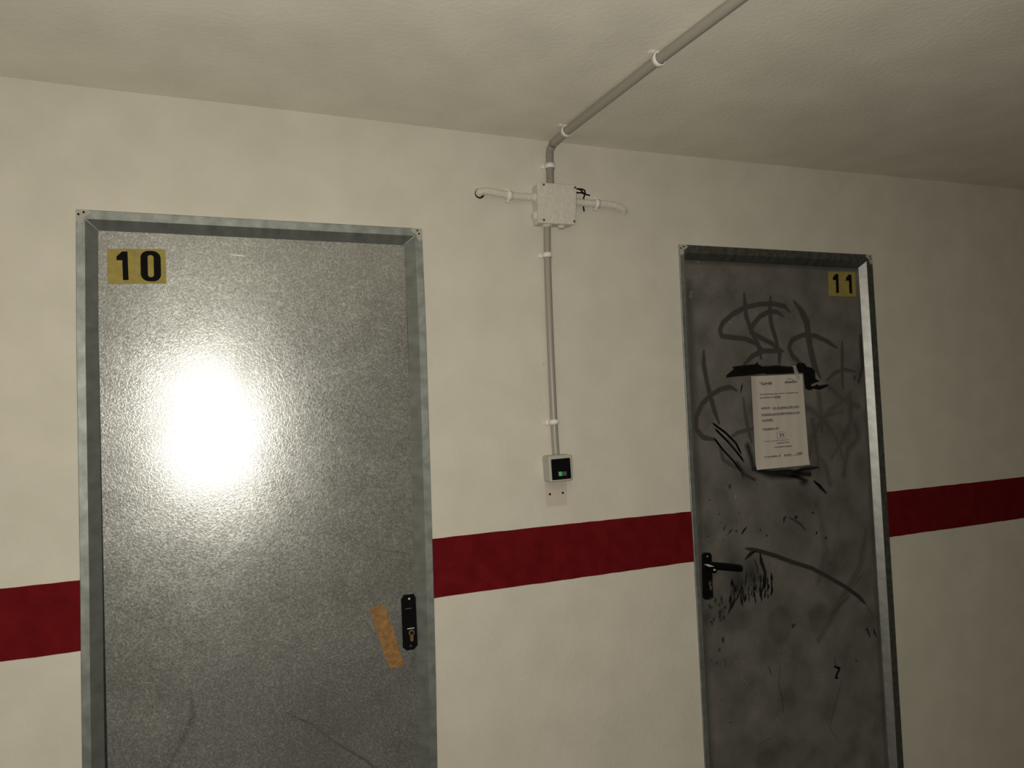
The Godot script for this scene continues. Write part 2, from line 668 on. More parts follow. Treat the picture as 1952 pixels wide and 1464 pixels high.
# textures of a galvanised door leaf: base colour, roughness (g) and metal (b), normal
func leaf_material(called: String, s: Smears, clean: Color, dirty: Color, rough0: float, rough1: float, metal0: float, spangle: float, grime: float, sd: int) -> void:
	var w := s.w
	var h := s.h
	var k := w / (s.hi.x - s.lo.x)
	var curl := noise(92.0 / k, 2, sd, FastNoiseLite.TYPE_SIMPLEX_SMOOTH)
	var flake := field(curl, w, h)
	var cell := noise(230.0 / k, 1, sd + 1, FastNoiseLite.TYPE_CELLULAR)
	cell.cellular_return_type = FastNoiseLite.RETURN_CELL_VALUE
	cell.domain_warp_enabled = true
	cell.domain_warp_amplitude = 0.003 * k
	cell.domain_warp_frequency = 90.0 / k
	var cells := field(cell, w, h)
	var cloud := field(noise(7.0 / k, 5, sd + 2), w, h)
	var patch := field(noise(2.6 / k, 3, sd + 3), w, h)
	var worm := PackedByteArray()
	worm.resize(w * h)
	var col := PackedByteArray()
	col.resize(w * h * 3)
	var orm := PackedByteArray()
	orm.resize(w * h * 3)
	var c0 := clean.srgb_to_linear()
	var c1 := dirty.srgb_to_linear()
	var srgb := PackedByteArray()
	for i in 1025:
		srgb.append(int(clampf(Color(i / 1024.0, 0, 0).linear_to_srgb().r, 0, 1) * 255.0))
	for i in w * h:
		var a := clampf(1.0 - absf(flake[i] / 255.0 - 0.5) * 8.5, 0.0, 1.0)
		worm[i] = int(a * 255.0)
		var b := cells[i] / 255.0
		var g := cloud[i] / 255.0
		var q := patch[i] / 255.0
		var dirt := clampf(grime * (0.25 + 0.9 * g * q * 2.0), 0.0, 1.0)
		var d: float = s.dark[i]
		var keep := 1.0 - minf(1.0, maxf(d, 0.0) * (1.06 + 0.3 * (g - 0.5)))
		var shine := maxf(-d, 0.0)
		var tone := (1.0 + spangle * (1.0 * (a - 0.4) + 0.35 * (b - 0.5))) * (0.86 + 0.28 * g if grime < 0.8 else 0.62 + 0.76 * g)
		var r := lerpf(c0.r, c1.r, dirt) * tone * keep + shine * 0.35
		var gg := lerpf(c0.g, c1.g, dirt) * tone * keep + shine * 0.35
		var bb := lerpf(c0.b, c1.b, dirt) * tone * keep + shine * 0.33
		col[i * 3] = srgb[clampi(int(r * 1024), 0, 1024)]
		col[i * 3 + 1] = srgb[clampi(int(gg * 1024), 0, 1024)]
		col[i * 3 + 2] = srgb[clampi(int(bb * 1024), 0, 1024)]
		var ro := lerpf(rough0, rough1, dirt) + 0.05 * (b - 0.5) + 0.03 * (g - 0.5)
		orm[i * 3 + 1] = clampi(int(255 * clampf(lerpf(ro, 0.6, clampf(d, 0, 1)), 0.1, 1.0)), 0, 255)
		orm[i * 3 + 2] = clampi(int(255 * metal0 * (1.0 - 0.3 * dirt) * (1.0 - clampf(d, 0, 1) * 0.8)), 0, 255)
	var m := StandardMaterial3D.new()
	m.resource_name = called
	m.albedo_texture = ImageTexture.create_from_image(Image.create_from_data(w, h, false, Image.FORMAT_RGB8, col))
	var o := ImageTexture.create_from_image(Image.create_from_data(w, h, false, Image.FORMAT_RGB8, orm))
	m.roughness = 1.0
	m.metallic = 1.0
	m.roughness_texture = o
	m.roughness_texture_channel = BaseMaterial3D.TEXTURE_CHANNEL_GREEN
	m.metallic_texture = o
	m.metallic_texture_channel = BaseMaterial3D.TEXTURE_CHANNEL_BLUE
	m.texture_repeat = false
	var hi_im := Image.create_from_data(w, h, false, Image.FORMAT_L8, worm)
	m.heightmap_enabled = true
	m.heightmap_scale = 0.013 * spangle
	m.heightmap_texture = ImageTexture.create_from_image(hi_im)
	if grime < 0.8:   # the rolling direction of the sheet draws the highlight out upright
		m.anisotropy_enabled = true
		m.anisotropy = -0.26
	m.metallic_specular = 0.5 if grime < 0.8 else 0.25
	M[called] = m


func door_frame_and_leaf() -> void:
	# ---- door 10, clean enough to mirror the flash
	var lo := Vector2(-0.2255, 0.664)
	var hi := Vector2(0.4635, 1.985)
	var s := Smears.new(lo, hi, 1480.0)
	var b10 := [Vector2(-0.0611, 0.9563), Vector2(-0.0558, 0.9034), Vector2(-0.081, 0.852), Vector2(-0.108, 0.8018)]
	s.stroke(b10, 0.04, 0.6, 0.9, 0.3)
	s.dab(Vector2(0.1256, 0.932), 0.085, 0.35, 1.0, 1.0, 0.3)
	s.stroke([Vector2(0.1386, 0.8734), Vector2(0.1958, 0.8351), Vector2(0.2537, 0.7783), Vector2(0.3235, 0.7221), Vector2(0.3739, 0.6659)], 0.016, 0.6, 0.8)
	s.stroke([Vector2(0.1675, 1.2774), Vector2(0.2471, 1.2774), Vector2(0.3325, 1.2437)], 0.006, 0.45, 0.8)
	s.stroke([Vector2(0.333, 1.2379), Vector2(0.3815, 1.2211), Vector2(0.4538, 1.204)], 0.006, 0.5, 0.8)
	s.stroke([Vector2(0.3013, 1.3094), Vector2(0.3358, 1.3398), Vector2(0.3874, 1.3566)], 0.03, 0.3, 1.0)
	s.stroke([Vector2(0.2718, 1.4158), Vector2(0.291, 1.3727), Vector2(0.2814, 1.332)], 0.014, 0.22, 1.0)
	s.dab(Vector2(0.4479, 0.9376), 0.035, 0.5, 1.0, 0.6, 1.6)
	s.dab(Vector2(0.2688, 1.2825), 0.12, 0.16, 1.0, 1.0, 0.6)
	s.stroke([Vector2(0.2578, 0.9406), Vector2(0.2947, 0.928), Vector2(0.3603, 0.9141)], 0.006, 0.5, 0.8)
	s.stroke([Vector2(0.4027, 0.7897), Vector2(0.4071, 0.7685)], 0.008, 0.6, 0.8)
	for p in [Vector2(0.4465, 1.4419), Vector2(0.4443, 1.3095), Vector2(0.0316, 0.917), Vector2(0.4035, 0.7413)]:
		s.dab(p, 0.009, -0.28, 0.9, 0.6, 1.2)
	for q in [[Vector2(0.2289, 0.8045), 0.24, 0.48], [Vector2(0.3561, 0.8669), 0.13, 0.42], [Vector2(0.001, 0.9321), 0.15, 0.32], [Vector2(-0.1804, 0.8425), 0.16, 0.25], [Vector2(0.4108, 1.6738), 0.10, 0.14], [Vector2(0.341, 1.1733), 0.07, 0.2]]:
		s.dab(q[0], q[1], q[2], 1.0, 1.0, 1.2)
	var scr := RandomNumberGenerator.new()
	scr.seed = 10
	for k in 26:   # short bright scratches, most of them near the top edge and along the lower middle
		var p := Vector2(scr.randf_range(0.0, 0.4), scr.randf_range(1.87, 1.975)) if k < 9 else Vector2(scr.randf_range(-0.2, 0.42), scr.randf_range(0.65, 1.1))
		var l := scr.randf_range(0.004, 0.018)
		s.stroke([p, p + Vector2(l, scr.randf_range(-0.006, 0.001))], 0.0022, -scr.randf_range(0.3, 1.0), 0.8)
	s.stroke([Vector2(0.0444, 1.9445), Vector2(0.0593, 1.9427), Vector2(0.0812, 1.9411)], 0.003, -1.0, 0.8)
	leaf_material("door ten steel", s, lin(0.40, 0.40, 0.375), lin(0.25, 0.25, 0.235), 0.262, 0.30, 0.74, 0.5, 0.6, 40)
	var base := Vector3(0.12, 0, 0)
	var d := thing("door_1", base, "galvanised steel door numbered 10 with a bright flash reflection", "door")
	tag(d, "", "", "", "structure")
	leaf(d, base, lo, hi, "door ten steel")
	var left := [Vector2(-0.2702, 0.8473), Vector2(-0.2693, 1.0204), Vector2(-0.2673, 1.2498), Vector2(-0.2657, 1.717), Vector2(-0.2618, 2.0244)]
	var right := [Vector2(0.4941, 0.6812), Vector2(0.4985, 0.8855), Vector2(0.5021, 1.1442), Vector2(0.507, 1.7711), Vector2(0.5054, 2.0252)]
	left.push_front(Vector2(left[0].x, 0.002))
	right.push_front(Vector2(right[0].x, 0.002))
	frame(d, base, left, right, 0.018, 0.0395, 0.020, 0.0425, 0.021, 0.0395, "galvanised steel", "galvanised steel", "galvanised steel")
	# lock plate without its handle
	var st := mb()
	var pl := [Vector2(0.4288, 1.1057), Vector2(0.4541, 1.105), Vector2(0.4585, 1.0966), Vector2(0.4594, 0.9784), Vector2(0.4504, 0.9695), Vector2(0.4317, 0.9692), Vector2(0.4227, 0.9777), Vector2(0.4224, 1.0962)]
	prism(st, pl, PANEL_Z + 0.0003, PANEL_Z + 0.0045, 0.0012)
	var plate := build("lock_plate", st, "black plastic", d, base)
	plate.set_meta("label", "black lock plate with the handle missing")
	lock_details(plate, Vector2(0.4417, 1.0956), Vector2(0.4446, 1.0117), Vector2(0.4414, 0.9799), 1.0)
	st = mb()
	var sq := Vector2(0.4392, 1.0629)
	prism(st, round_rect(sq + Vector2(-0.0075, -0.008), sq + Vector2(0.0075, 0.008), 0.002), PANEL_Z + 0.0045, PANEL_Z + 0.0058)
	prism(st, disc(sq, 0.0055), PANEL_Z + 0.0058, PANEL_Z + 0.0066)
	build("spindle_hole", st, "black gloss", plate)
	st = mb()
	box(st, v3(sq + Vector2(-0.008, 0.0085), PANEL_Z + 0.0045), v3(sq + Vector2(0.008, 0.0098), PANEL_Z + 0.0056))
	build("spindle_rim", st, "dark steel", plate)

	# ---- door 11, scrawled over and smeared with grease
	lo = Vector2(1.3145, 0.31)
	hi = Vector2(2.0165, 1.981)
	s = Smears.new(lo, hi, 1150.0)
	grease(s)
	leaf_material("door eleven steel", s, lin(0.22, 0.21, 0.19), lin(0.17, 0.16, 0.142), 0.50, 0.62, 0.35, 0.14, 0.85, 60)
	base = Vector3(1.67, 0, 0)
	d = thing("door_2", base, "dark grease-smeared steel door numbered 11 with a paper notice", "door")
	tag(d, "", "", "", "structure")
	leaf(d, base, lo, hi, "door eleven steel")
	left = [Vector2(1.2846, 0.5034), Vector2(1.2843, 0.9274), Vector2(1.2818, 1.2757), Vector2(1.2821, 1.7205), Vector2(1.2855, 2.022)]
	right = [Vector2(2.0589, 0.3342), Vector2(2.0584, 0.8159), Vector2(2.057, 1.4978), Vector2(2.0552, 2.0234)]
	left.push_front(Vector2(left[0].x, 0.002))
	right.push_front(Vector2(right[0].x, 0.002))
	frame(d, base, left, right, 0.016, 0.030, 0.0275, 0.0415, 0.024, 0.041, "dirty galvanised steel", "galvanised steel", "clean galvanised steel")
	# lock plate with lever
	st = mb()
	pl = [Vector2(1.3253, 1.1055), Vector2(1.3322, 1.1101), Vector2(1.3509, 1.1088), Vector2(1.358, 1.1019), Vector2(1.3558, 0.9773), Vector2(1.3461, 0.9724), Vector2(1.3274, 0.9741), Vector2(1.3203, 0.9804)]
	prism(st, pl, PANEL_Z + 0.0003, PANEL_Z + 0.0055, 0.0012)
	plate = build("lock_plate", st, "black plastic", d, base)
	lock_details(plate, Vector2(1.3409, 1.0992), Vector2(1.347, 1.0168), Vector2(1.3445, 0.9772), 0.8)
	var hub := Vector2(1.346, 1.0616)
	st = mb(true)
	tube(st, [v3(hub, PANEL_Z + 0.0056), v3(hub, PANEL_Z + 0.03)], 0.0085, 20)
	var hb := build("handle_neck", st, "black gloss", plate)
	st = mb(true)
	var pz := PANEL_Z + 0.034
	var h1 := Vector2(1.3251, 1.0793)
	var h2 := Vector2(1.4369, 1.057)
	var pts := smooth_path([v3(h1, pz), v3(h1.lerp(h2, 0.35) + Vector2(0, 0.001), pz + 0.004), v3(h1.lerp(h2, 0.75) + Vector2(0, 0.001), pz + 0.002), v3(h2, pz - 0.004)], 0.004)
	tube(st, pts, 0.0112, 16)
	build("door_handle", st, "black gloss", d, base)
	st = mb()
	prism(st, [Vector2(1.2991, 1.0875), Vector2(1.3128, 1.0866), Vector2(1.3343, 1.0773), Vector2(1.3159, 1.0787)], pz + 0.0085, pz + 0.0122)
	build("worn_edge", st, "weld", d, base)
	st = mb()
	prism(st, disc(Vector2(1.3346, 1.0675), 0.0028, 12), pz + 0.0085, pz + 0.0126)
	build("set_screw", st, "weld", d, base)


func lock_details(plate: Node3D, top: Vector2, cyl: Vector2, low: Vector2, k: float) -> void:
	var z := PANEL_Z + 0.0045 + (0.001 if k < 1.0 else 0.0)
	var st := mb()
	prism(st, disc(top, 0.0026 * k, 14), z, z + 0.0008)
	build("plate_screw", st, "weld", plate)
	# euro cylinder: a round plug over a narrow stem
	st = mb()
	prism(st, disc(cyl, 0.0075 * k, 24), z, z + 0.0030, 0.0006)
	prism(st, round_rect(cyl + Vector2(-0.0042, -0.0215) * k, cyl + Vector2(0.0042, -0.004) * k, 0.0040 * k), z, z + 0.0028, 0.0005)
	var c := build("lock_cylinder", st, "brass", plate)
	c.set_meta("label", "worn brass lock cylinder")
	st = mb()
	prism(st, disc(cyl, 0.0044 * k, 20), z + 0.0030, z + 0.0034)
	build("keyway", st, "hole", plate)
	st = mb()
	box(st, v3(cyl + Vector2(-0.0105, 0.0098) * k, z), v3(cyl + Vector2(0.0075, 0.0118) * k, z + 0.0012))
	build("cylinder_rim", st, "weld" if k == 1.0 else "brass", plate)
	st = mb()
	prism(st, disc(low, 0.0022 * k, 12), z, z + 0.0008)
	build("plate_screw", st, "dark steel", plate)


func grease(s: Smears) -> void:
	var z := 0
	# broad faint zones
	for q in [[Vector2(1.5529, 0.7988), 0.10, 0.22], [Vector2(1.5014, 0.4855), 0.12, 0.22], [Vector2(1.7179, 1.2213), 0.14, 0.30], [Vector2(1.8634, 1.412), 0.13, 0.30], [Vector2(1.9552, 1.1325), 0.08, 0.25], [Vector2(1.6286, 0.8574), 0.13, 0.24], [Vector2(1.3752, 0.9253), 0.08, 0.3], [Vector2(1.4986, 1.3277), 0.07, 0.45], [Vector2(1.9888, 0.975), 0.06, 0.25], [Vector2(1.4252, 1.1053), 0.06, 0.35]]:
		s.dab(q[0], q[1], q[2], 1.0)
	for q in [[Vector2(1.3438, 1.176), 0.05, 0.4], [Vector2(1.4536, 1.0049), 0.065, 0.7], [Vector2(1.5023, 1.0257), 0.055, 0.72], [Vector2(1.4323, 1.0654), 0.05, 0.5], [Vector2(1.3276, 0.9168), 0.05, 0.6], [Vector2(1.8327, 1.0105), 0.08, 0.2], [Vector2(1.895, 1.5301), 0.09, 0.3], [Vector2(1.4193, 0.718), 0.09, 0.18], [Vector2(1.7897, 1.3154), 0.07, 0.35], [Vector2(1.5319, 1.5265), 0.03, 0.35], [Vector2(1.9766, 0.8233), 0.05, 0.25], [Vector2(1.9715, 1.3372), 0.05, 0.35], [Vector2(1.9935, 1.6138), 0.05, 0.4]]:
		s.dab(q[0], q[1], q[2], 1.0, 1.0, 1.4)
	# dirt along the hinge and lock edges
	s.stroke([Vector2(1.3269, 1.911), Vector2(1.3208, 1.5033), Vector2(1.3261, 1.1932), Vector2(1.3163, 0.7361), Vector2(1.3139, 0.4893)], 0.045, 0.45, 1.0, 0.0)
	s.stroke([Vector2(2.0159, 1.8947), Vector2(2.0104, 1.4738), Vector2(2.006, 0.9558), Vector2(2.0066, 0.338)], 0.03, 0.4, 1.0, 0.0)
	s.stroke([Vector2(1.3272, 1.9774), Vector2(1.6448, 1.9782), Vector2(2.0131, 1.9777)], 0.022, 0.4, 1.0, 0.0)
	# the scrawled tag, drawn with a greasy finger
	var wide := 0.0205
	for t in [
		[Vector2(1.5325, 1.8856), Vector2(1.5338, 1.849), Vector2(1.536, 1.8106), Vector2(1.5565, 1.7607), Vector2(1.5779, 1.7221), Vector2(1.5847, 1.6796)],
		[Vector2(1.7086, 1.8301), Vector2(1.6898, 1.8484), Vector2(1.6407, 1.8555), Vector2(1.5917, 1.8531), Vector2(1.5334, 1.8421), Vector2(1.4848, 1.8207), Vector2(1.4459, 1.7938), Vector2(1.433, 1.7718), Vector2(1.4387, 1.7529), Vector2(1.4708, 1.7491), Vector2(1.5269, 1.7445), Vector2(1.5642, 1.7318), Vector2(1.5963, 1.7084)],
		[Vector2(1.68, 1.8159), Vector2(1.6586, 1.8295), Vector2(1.6292, 1.831), Vector2(1.5891, 1.815), Vector2(1.5557, 1.7838), Vector2(1.552, 1.7645), Vector2(1.5846, 1.7483), Vector2(1.6319, 1.7288), Vector2(1.66, 1.708), Vector2(1.6541, 1.6592)],
		[Vector2(1.6349, 1.8781), Vector2(1.6292, 1.831), Vector2(1.6314, 1.792), Vector2(1.6434, 1.753), Vector2(1.6555, 1.7139)],
		[Vector2(1.8971, 1.7144), Vector2(1.8563, 1.7369), Vector2(1.8104, 1.753), Vector2(1.7591, 1.757), Vector2(1.7123, 1.7412), Vector2(1.6981, 1.7176), Vector2(1.7086, 1.6899), Vector2(1.7519, 1.6578)],
		[Vector2(1.37, 1.7082), Vector2(1.3674, 1.6672), Vector2(1.3754, 1.615), Vector2(1.3861, 1.5701), Vector2(1.397, 1.5288), Vector2(1.4126, 1.4873)],
		[Vector2(1.4835, 1.586), Vector2(1.461, 1.5972), Vector2(1.4238, 1.5914), Vector2(1.3863, 1.5738), Vector2(1.3533, 1.549), Vector2(1.3311, 1.513), Vector2(1.3267, 1.4764), Vector2(1.3516, 1.4495), Vector2(1.3959, 1.4398)],
		[Vector2(1.5169, 1.6651), Vector2(1.5519, 1.6915), Vector2(1.5962, 1.7065), Vector2(1.6748, 1.7059)]]:
		s.stroke(t, wide, 0.58, 0.4, 0.55)
	s.stroke([Vector2(1.7287, 1.8641), Vector2(1.7547, 1.8367), Vector2(1.7774, 1.797), Vector2(1.7794, 1.753), Vector2(1.7864, 1.7091), Vector2(1.7981, 1.6571), Vector2(1.8211, 1.6167)], 0.032, 0.58, 0.4, 0.7)
	for t in [
		[Vector2(1.9229, 1.7367), Vector2(1.9195, 1.6919), Vector2(1.9147, 1.6309), Vector2(1.913, 1.5741)],
		[Vector2(1.8466, 1.6081), Vector2(1.8801, 1.6316), Vector2(1.9237, 1.643), Vector2(1.9773, 1.6338)],
		[Vector2(1.4514, 1.4434), Vector2(1.4806, 1.4582), Vector2(1.5135, 1.4632), Vector2(1.5385, 1.4669)],
		[Vector2(1.5078, 1.5623), Vector2(1.5113, 1.5226), Vector2(1.5181, 1.4695), Vector2(1.5314, 1.4227)],
		[Vector2(1.4101, 1.4197), Vector2(1.4194, 1.3803), Vector2(1.4577, 1.3552), Vector2(1.4893, 1.3433)]]:
		s.stroke(t, 0.018, 0.46, 0.5)
	for t in [
		[Vector2(1.9768, 1.519), Vector2(1.9127, 1.5424), Vector2(1.8516, 1.5898)],
		[Vector2(1.9272, 1.549), Vector2(1.8643, 1.516), Vector2(1.8163, 1.4832), Vector2(1.7716, 1.4267), Vector2(1.759, 1.376)],
		[Vector2(1.7524, 1.5271), Vector2(1.7866, 1.5086), Vector2(1.8293, 1.4757), Vector2(1.8709, 1.4215), Vector2(1.8978, 1.3502)],
		[Vector2(1.8092, 1.5701), Vector2(1.8138, 1.511), Vector2(1.8132, 1.4418)],
		[Vector2(1.8306, 1.493), Vector2(1.8725, 1.5018), Vector2(1.9099, 1.5066)],
		[Vector2(1.9424, 1.5627), Vector2(1.9399, 1.4708), Vector2(1.8926, 1.4029), Vector2(1.8428, 1.3536)],
		[Vector2(1.954, 1.4702), Vector2(1.9687, 1.4164), Vector2(1.9187, 1.3804), Vector2(1.8937, 1.2981)],
		[Vector2(1.7856, 1.3744), Vector2(1.8189, 1.3379), Vector2(1.8363, 1.2677)]]:
		s.stroke(t, 0.048, 0.46, 1.0, 0.3)
	# black claw marks left of the notice
	for t in [
		[Vector2(1.3852, 1.4935), Vector2(1.4059, 1.478), Vector2(1.4326, 1.4606), Vector2(1.4704, 1.426), Vector2(1.4902, 1.3889)],
		[Vector2(1.3939, 1.4754), Vector2(1.4126, 1.4583), Vector2(1.4388, 1.4343), Vector2(1.4651, 1.4068), Vector2(1.4858, 1.3827), Vector2(1.4989, 1.3655)],
		[Vector2(1.3883, 1.4482), Vector2(1.4176, 1.4128), Vector2(1.4588, 1.3713), Vector2(1.4886, 1.3335)]]:
		s.stroke(t, 0.0085, 0.93, 0.35, 0.9)
	s.dab(Vector2(1.4909, 1.3314), 0.02, 0.85, 0.9, 0.8, 1.5)
	s.dab(Vector2(1.5271, 1.3658), 0.022, 0.7, 1.0, 1.0, 1.3)
	for t in [[Vector2(1.5464, 1.3393), Vector2(1.629, 1.3203), Vector2(1.697, 1.3087), Vector2(1.7396, 1.2921)], [Vector2(1.6894, 1.3245), Vector2(1.7379, 1.3296), Vector2(1.7914, 1.3311)], [Vector2(1.5958, 1.3293), Vector2(1.6723, 1.3273), Vector2(1.7584, 1.3077)], [Vector2(1.7703, 1.2881), Vector2(1.7914, 1.2711), Vector2(1.8166, 1.2468)]]:
		s.stroke(t, 0.020, 0.85, 0.6)
	s.dab(Vector2(1.7272, 1.2899), 0.026, 0.8, 0.8, 1.2, 0.8)
	s.stroke([Vector2(1.5317, 1.3446), Vector2(1.5994, 1.3238), Vector2(1.6821, 1.3147), Vector2(1.7569, 1.3143)], 0.045, 0.8, 0.7, 0.3)
	s.stroke([Vector2(1.5144, 1.4147), Vector2(1.526, 1.3787), Vector2(1.5317, 1.3446)], 0.036, 0.85, 1.0, 0.0)
	s.stroke([Vector2(1.4715, 1.3662), Vector2(1.4986, 1.3277), Vector2(1.5374, 1.3089)], 0.030, 0.75, 0.9, 0.3)
	s.stroke([Vector2(1.7781, 1.4837), Vector2(1.7872, 1.3993), Vector2(1.7946, 1.3234)], 0.05, 0.5, 1.0, 0.3)
	s.stroke([Vector2(2.0047, 1.7537), Vector2(2.0056, 1.6485), Vector2(1.9828, 1.5966)], 0.03, 0.75, 0.9, 0.3)
	s.dab(Vector2(1.6021, 0.8613), 0.062, 0.34, 0.35, 1.0, 1.25)
	s.dab(Vector2(1.7553, 0.8552), 0.05, 0.28, 0.4, 1.0, 1.3)
	s.dab(Vector2(1.4313, 0.9019), 0.06, 0.28, 0.5, 1.2, 0.8)
	s.dab(Vector2(1.5205, 0.4737), 0.06, 0.34, 0.6, 1.2, 0.8)
	s.stroke([Vector2(1.9768, 1.1133), Vector2(1.9444, 0.9974), Vector2(1.8458, 0.8921), Vector2(1.7505, 0.7904)], 0.04, 0.32, 0.7, 0.3)
	s.stroke([Vector2(1.7822, 1.2158), Vector2(1.8036, 1.0638), Vector2(1.7638, 0.9691)], 0.05, 0.25, 0.8, 0.3)
	# soot round the tape above the notice
	for t in [[Vector2(1.4515, 1.6317), Vector2(1.4902, 1.6502), Vector2(1.5605, 1.6507), Vector2(1.6431, 1.6543), Vector2(1.7487, 1.6442)], [Vector2(1.4795, 1.6392), Vector2(1.5803, 1.6422), Vector2(1.7274, 1.6479), Vector2(1.7804, 1.6318)], [Vector2(1.7543, 1.6323), Vector2(1.7673, 1.6018), Vector2(1.781, 1.5812)], [Vector2(1.7793, 1.588), Vector2(1.8142, 1.5854), Vector2(1.8503, 1.5929)]]:
		s.stroke(t, 0.018, 0.9, 0.5)
	s.stroke([Vector2(1.5073, 1.608), Vector2(1.4994, 1.5792)], 0.006, 0.9, 0.5)
	# spots, splashes and drips
	for q in [[215,60,14,9],[280,44,8,5],[290,185,14,8],[305,265,7,7],[430,255,9,8],[430,340,14,22],[630,330,15,15],[685,380,15,15],[685,435,8,8],[330,325,9,10],[360,375,8,8],[325,420,11,9],[375,460,14,6],[940,215,34,26],[1125,355,16,26],[1210,400,16,26],[1090,175,24,16],[910,1180,16,40],[1590,1212,16,18],[420,180,5,5],[455,180,6,14],[200,385,20,10]]:
		s.dab(spot(q[0], q[1]), 0.00045 * q[2] * 0.5 * 1.15, 0.85, 0.5, 1.0, float(q[3]) / q[2])
	s.dab(spot(1120, 100), 0.017, 0.5, 1.0, 0.9, 1.7)
	s.dab(spot(1040, 50), 0.022, 0.35, 1.0)
	for t in [[Vector2(1.4141, 1.1809), Vector2(1.4072, 1.1698)], [Vector2(1.4956, 1.1713), Vector2(1.4798, 1.1575), Vector2(1.4728, 1.148)], [Vector2(1.4405, 1.1699), Vector2(1.425, 1.1563)], [Vector2(1.9559, 0.8028), Vector2(1.9618, 0.7837), Vector2(1.9701, 0.7642)], [Vector2(1.6373, 1.1663), Vector2(1.6407, 1.1834), Vector2(1.6524, 1.1893)]]:
		s.stroke(t, 0.009, 0.85, 0.5, 0.8)
	s.stroke([Vector2(1.6609, 1.1833), Vector2(1.6828, 1.1725), Vector2(1.7045, 1.158), Vector2(1.7236, 1.1367)], 0.017, 0.6, 0.6)
	s.dab(Vector2(1.968, 1.6143), 0.010, 0.7, 0.7, 0.8, 1.5)
	s.dab(Vector2(1.4396, 1.2972), 0.008, 0.75, 0.7, 0.8, 1.3)
	# the long arc swept to the right
	s.stroke([Vector2(1.4849, 1.1067), Vector2(1.5354, 1.093), Vector2(1.5951, 1.0726), Vector2(1.6645, 1.0438), Vector2(1.7402, 1.0163), Vector2(1.8076, 0.9797), Vector2(1.8762, 0.9399), Vector2(1.927, 0.9043), Vector2(1.9591, 0.8734)], 0.0165, 0.7, 0.35, 0.7)
	s.stroke([Vector2(1.9591, 0.8734), Vector2(1.9899, 0.8234)], 0.016, 0.35, 0.7)
	s.stroke([Vector2(1.8884, 0.9101), Vector2(1.848, 0.8868), Vector2(1.8129, 0.8631)], 0.020, 0.42, 0.6)
	s.stroke([Vector2(1.9627, 0.9808), Vector2(1.9311, 0.9554), Vector2(1.8997, 0.9304)], 0.020, 0.3, 0.7)
	# the scribble beside the lock
	for t in [[Vector2(1.4805, 1.0725), Vector2(1.505, 1.0885), Vector2(1.5269, 1.0946)], [Vector2(1.5395, 1.0898), Vector2(1.542, 1.0621), Vector2(1.5547, 1.0263), Vector2(1.5526, 0.9957), Vector2(1.5353, 0.9637)], [Vector2(1.4416, 0.9626), Vector2(1.4236, 0.9416), Vector2(1.4077, 0.9204)]]:
		s.stroke(t, 0.016, 0.85, 0.4, 0.8)
	s.stroke([Vector2(1.5165, 1.0684), Vector2(1.5258, 1.0468), Vector2(1.5285, 1.0226)], 0.006, 0.85, 0.5)
	var rng := RandomNumberGenerator.new()
	rng.seed = 21
	for k in 80:
		var x := rng.randf_range(370, 735)
		var y := rng.randf_range(720, 930) + (30 if x < 500 else -20)
		var a := spot(x, y)
		s.stroke([a, a + Vector2(rng.randf_range(-0.003, 0.004), -0.008), a + Vector2(rng.randf_range(-0.008, 0.003), -rng.randf_range(0.016, 0.03))], rng.randf_range(0.006, 0.011), rng.randf_range(0.8, 1.0), 0.6, 0.8)
	for k in 30:
		var a := spot(rng.randf_range(210, 340), rng.randf_range(930, 1160))
		s.dab(a, rng.randf_range(0.004, 0.012), rng.randf_range(0.4, 0.8), 0.8, 1.0, rng.randf_range(0.8, 1.8))
	# the lower half
	for q in [[290,170,22,46],[265,250,14,30],[245,360,12,20],[205,340,10,10],[205,20,26,14],[835,50,16,34],[1450,95,10,16],[1345,340,12,26],[285,650,9,9],[345,840,12,14],[755,955,6,10]]:
		s.dab(low(q[0], q[1]), 0.00047 * q[2] * 0.5 * 1.15, 0.8, 0.6, 1.0, float(q[3]) / q[2])
	s.stroke([low(1495, 70), low(1505, 110), low(1522, 150)], 0.010, 0.88, 0.5, 0.8)
	s.stroke([low(1165, 308), low(1160, 350), low(1178, 385)], 0.0035, 0.85, 0.5)
	s.stroke([low(1160, 388), low(1205, 402), low(1185, 440), low(1170, 478), low(1190, 480)], 0.010, 0.92, 0.4, 0.3)
	s.stroke([low(630, 385), low(655, 450)], 0.014, 0.5, 0.8)
	s.stroke([low(725, 380), low(708, 520), low(740, 660), low(748, 760)], 0.0045, 0.55, 0.8)
	s.stroke([low(1230, 480), low(1180, 650), low(1120, 880), low(1180, 970)], 0.010, 0.28, 0.9)
	s.stroke([low(530, 1030), low(600, 990), low(660, 965)], 0.02, 0.3, 0.9)
	s.stroke([low(300, 320), low(312, 400)], 0.008, 0.5, 0.8)
	# pale flecks where the zinc shows
	for q in [[385,350],[440,350],[430,485],[470,520],[450,502],[710,258],[550,185],[1065,455],[950,870]]:
		s.dab(low(q[0], q[1]), 0.0026, -0.5, 0.7)
	s.stroke([low(1435, 740), low(1422, 790)], 0.006, -0.18, 0.9)
	for q in [Vector2(1.6169, 1.9011), Vector2(1.4739, 1.7966), Vector2(1.972, 1.8087), Vector2(1.3664, 1.9775), Vector2(1.798, 1.725)]:
		s.dab(q, 0.0026, -0.55, 0.7)
	for q in [Vector2(1.336, 1.883), Vector2(1.3331, 1.8718)]:
		s.dab(q, 0.007, -0.10, 0.8)
	s.stroke([spot(422, 10), spot(425, 50)], 0.0035, -0.6, 0.7)
	s.stroke([spot(545, 220), spot(545, 245)], 0.003, -0.3, 0.7)


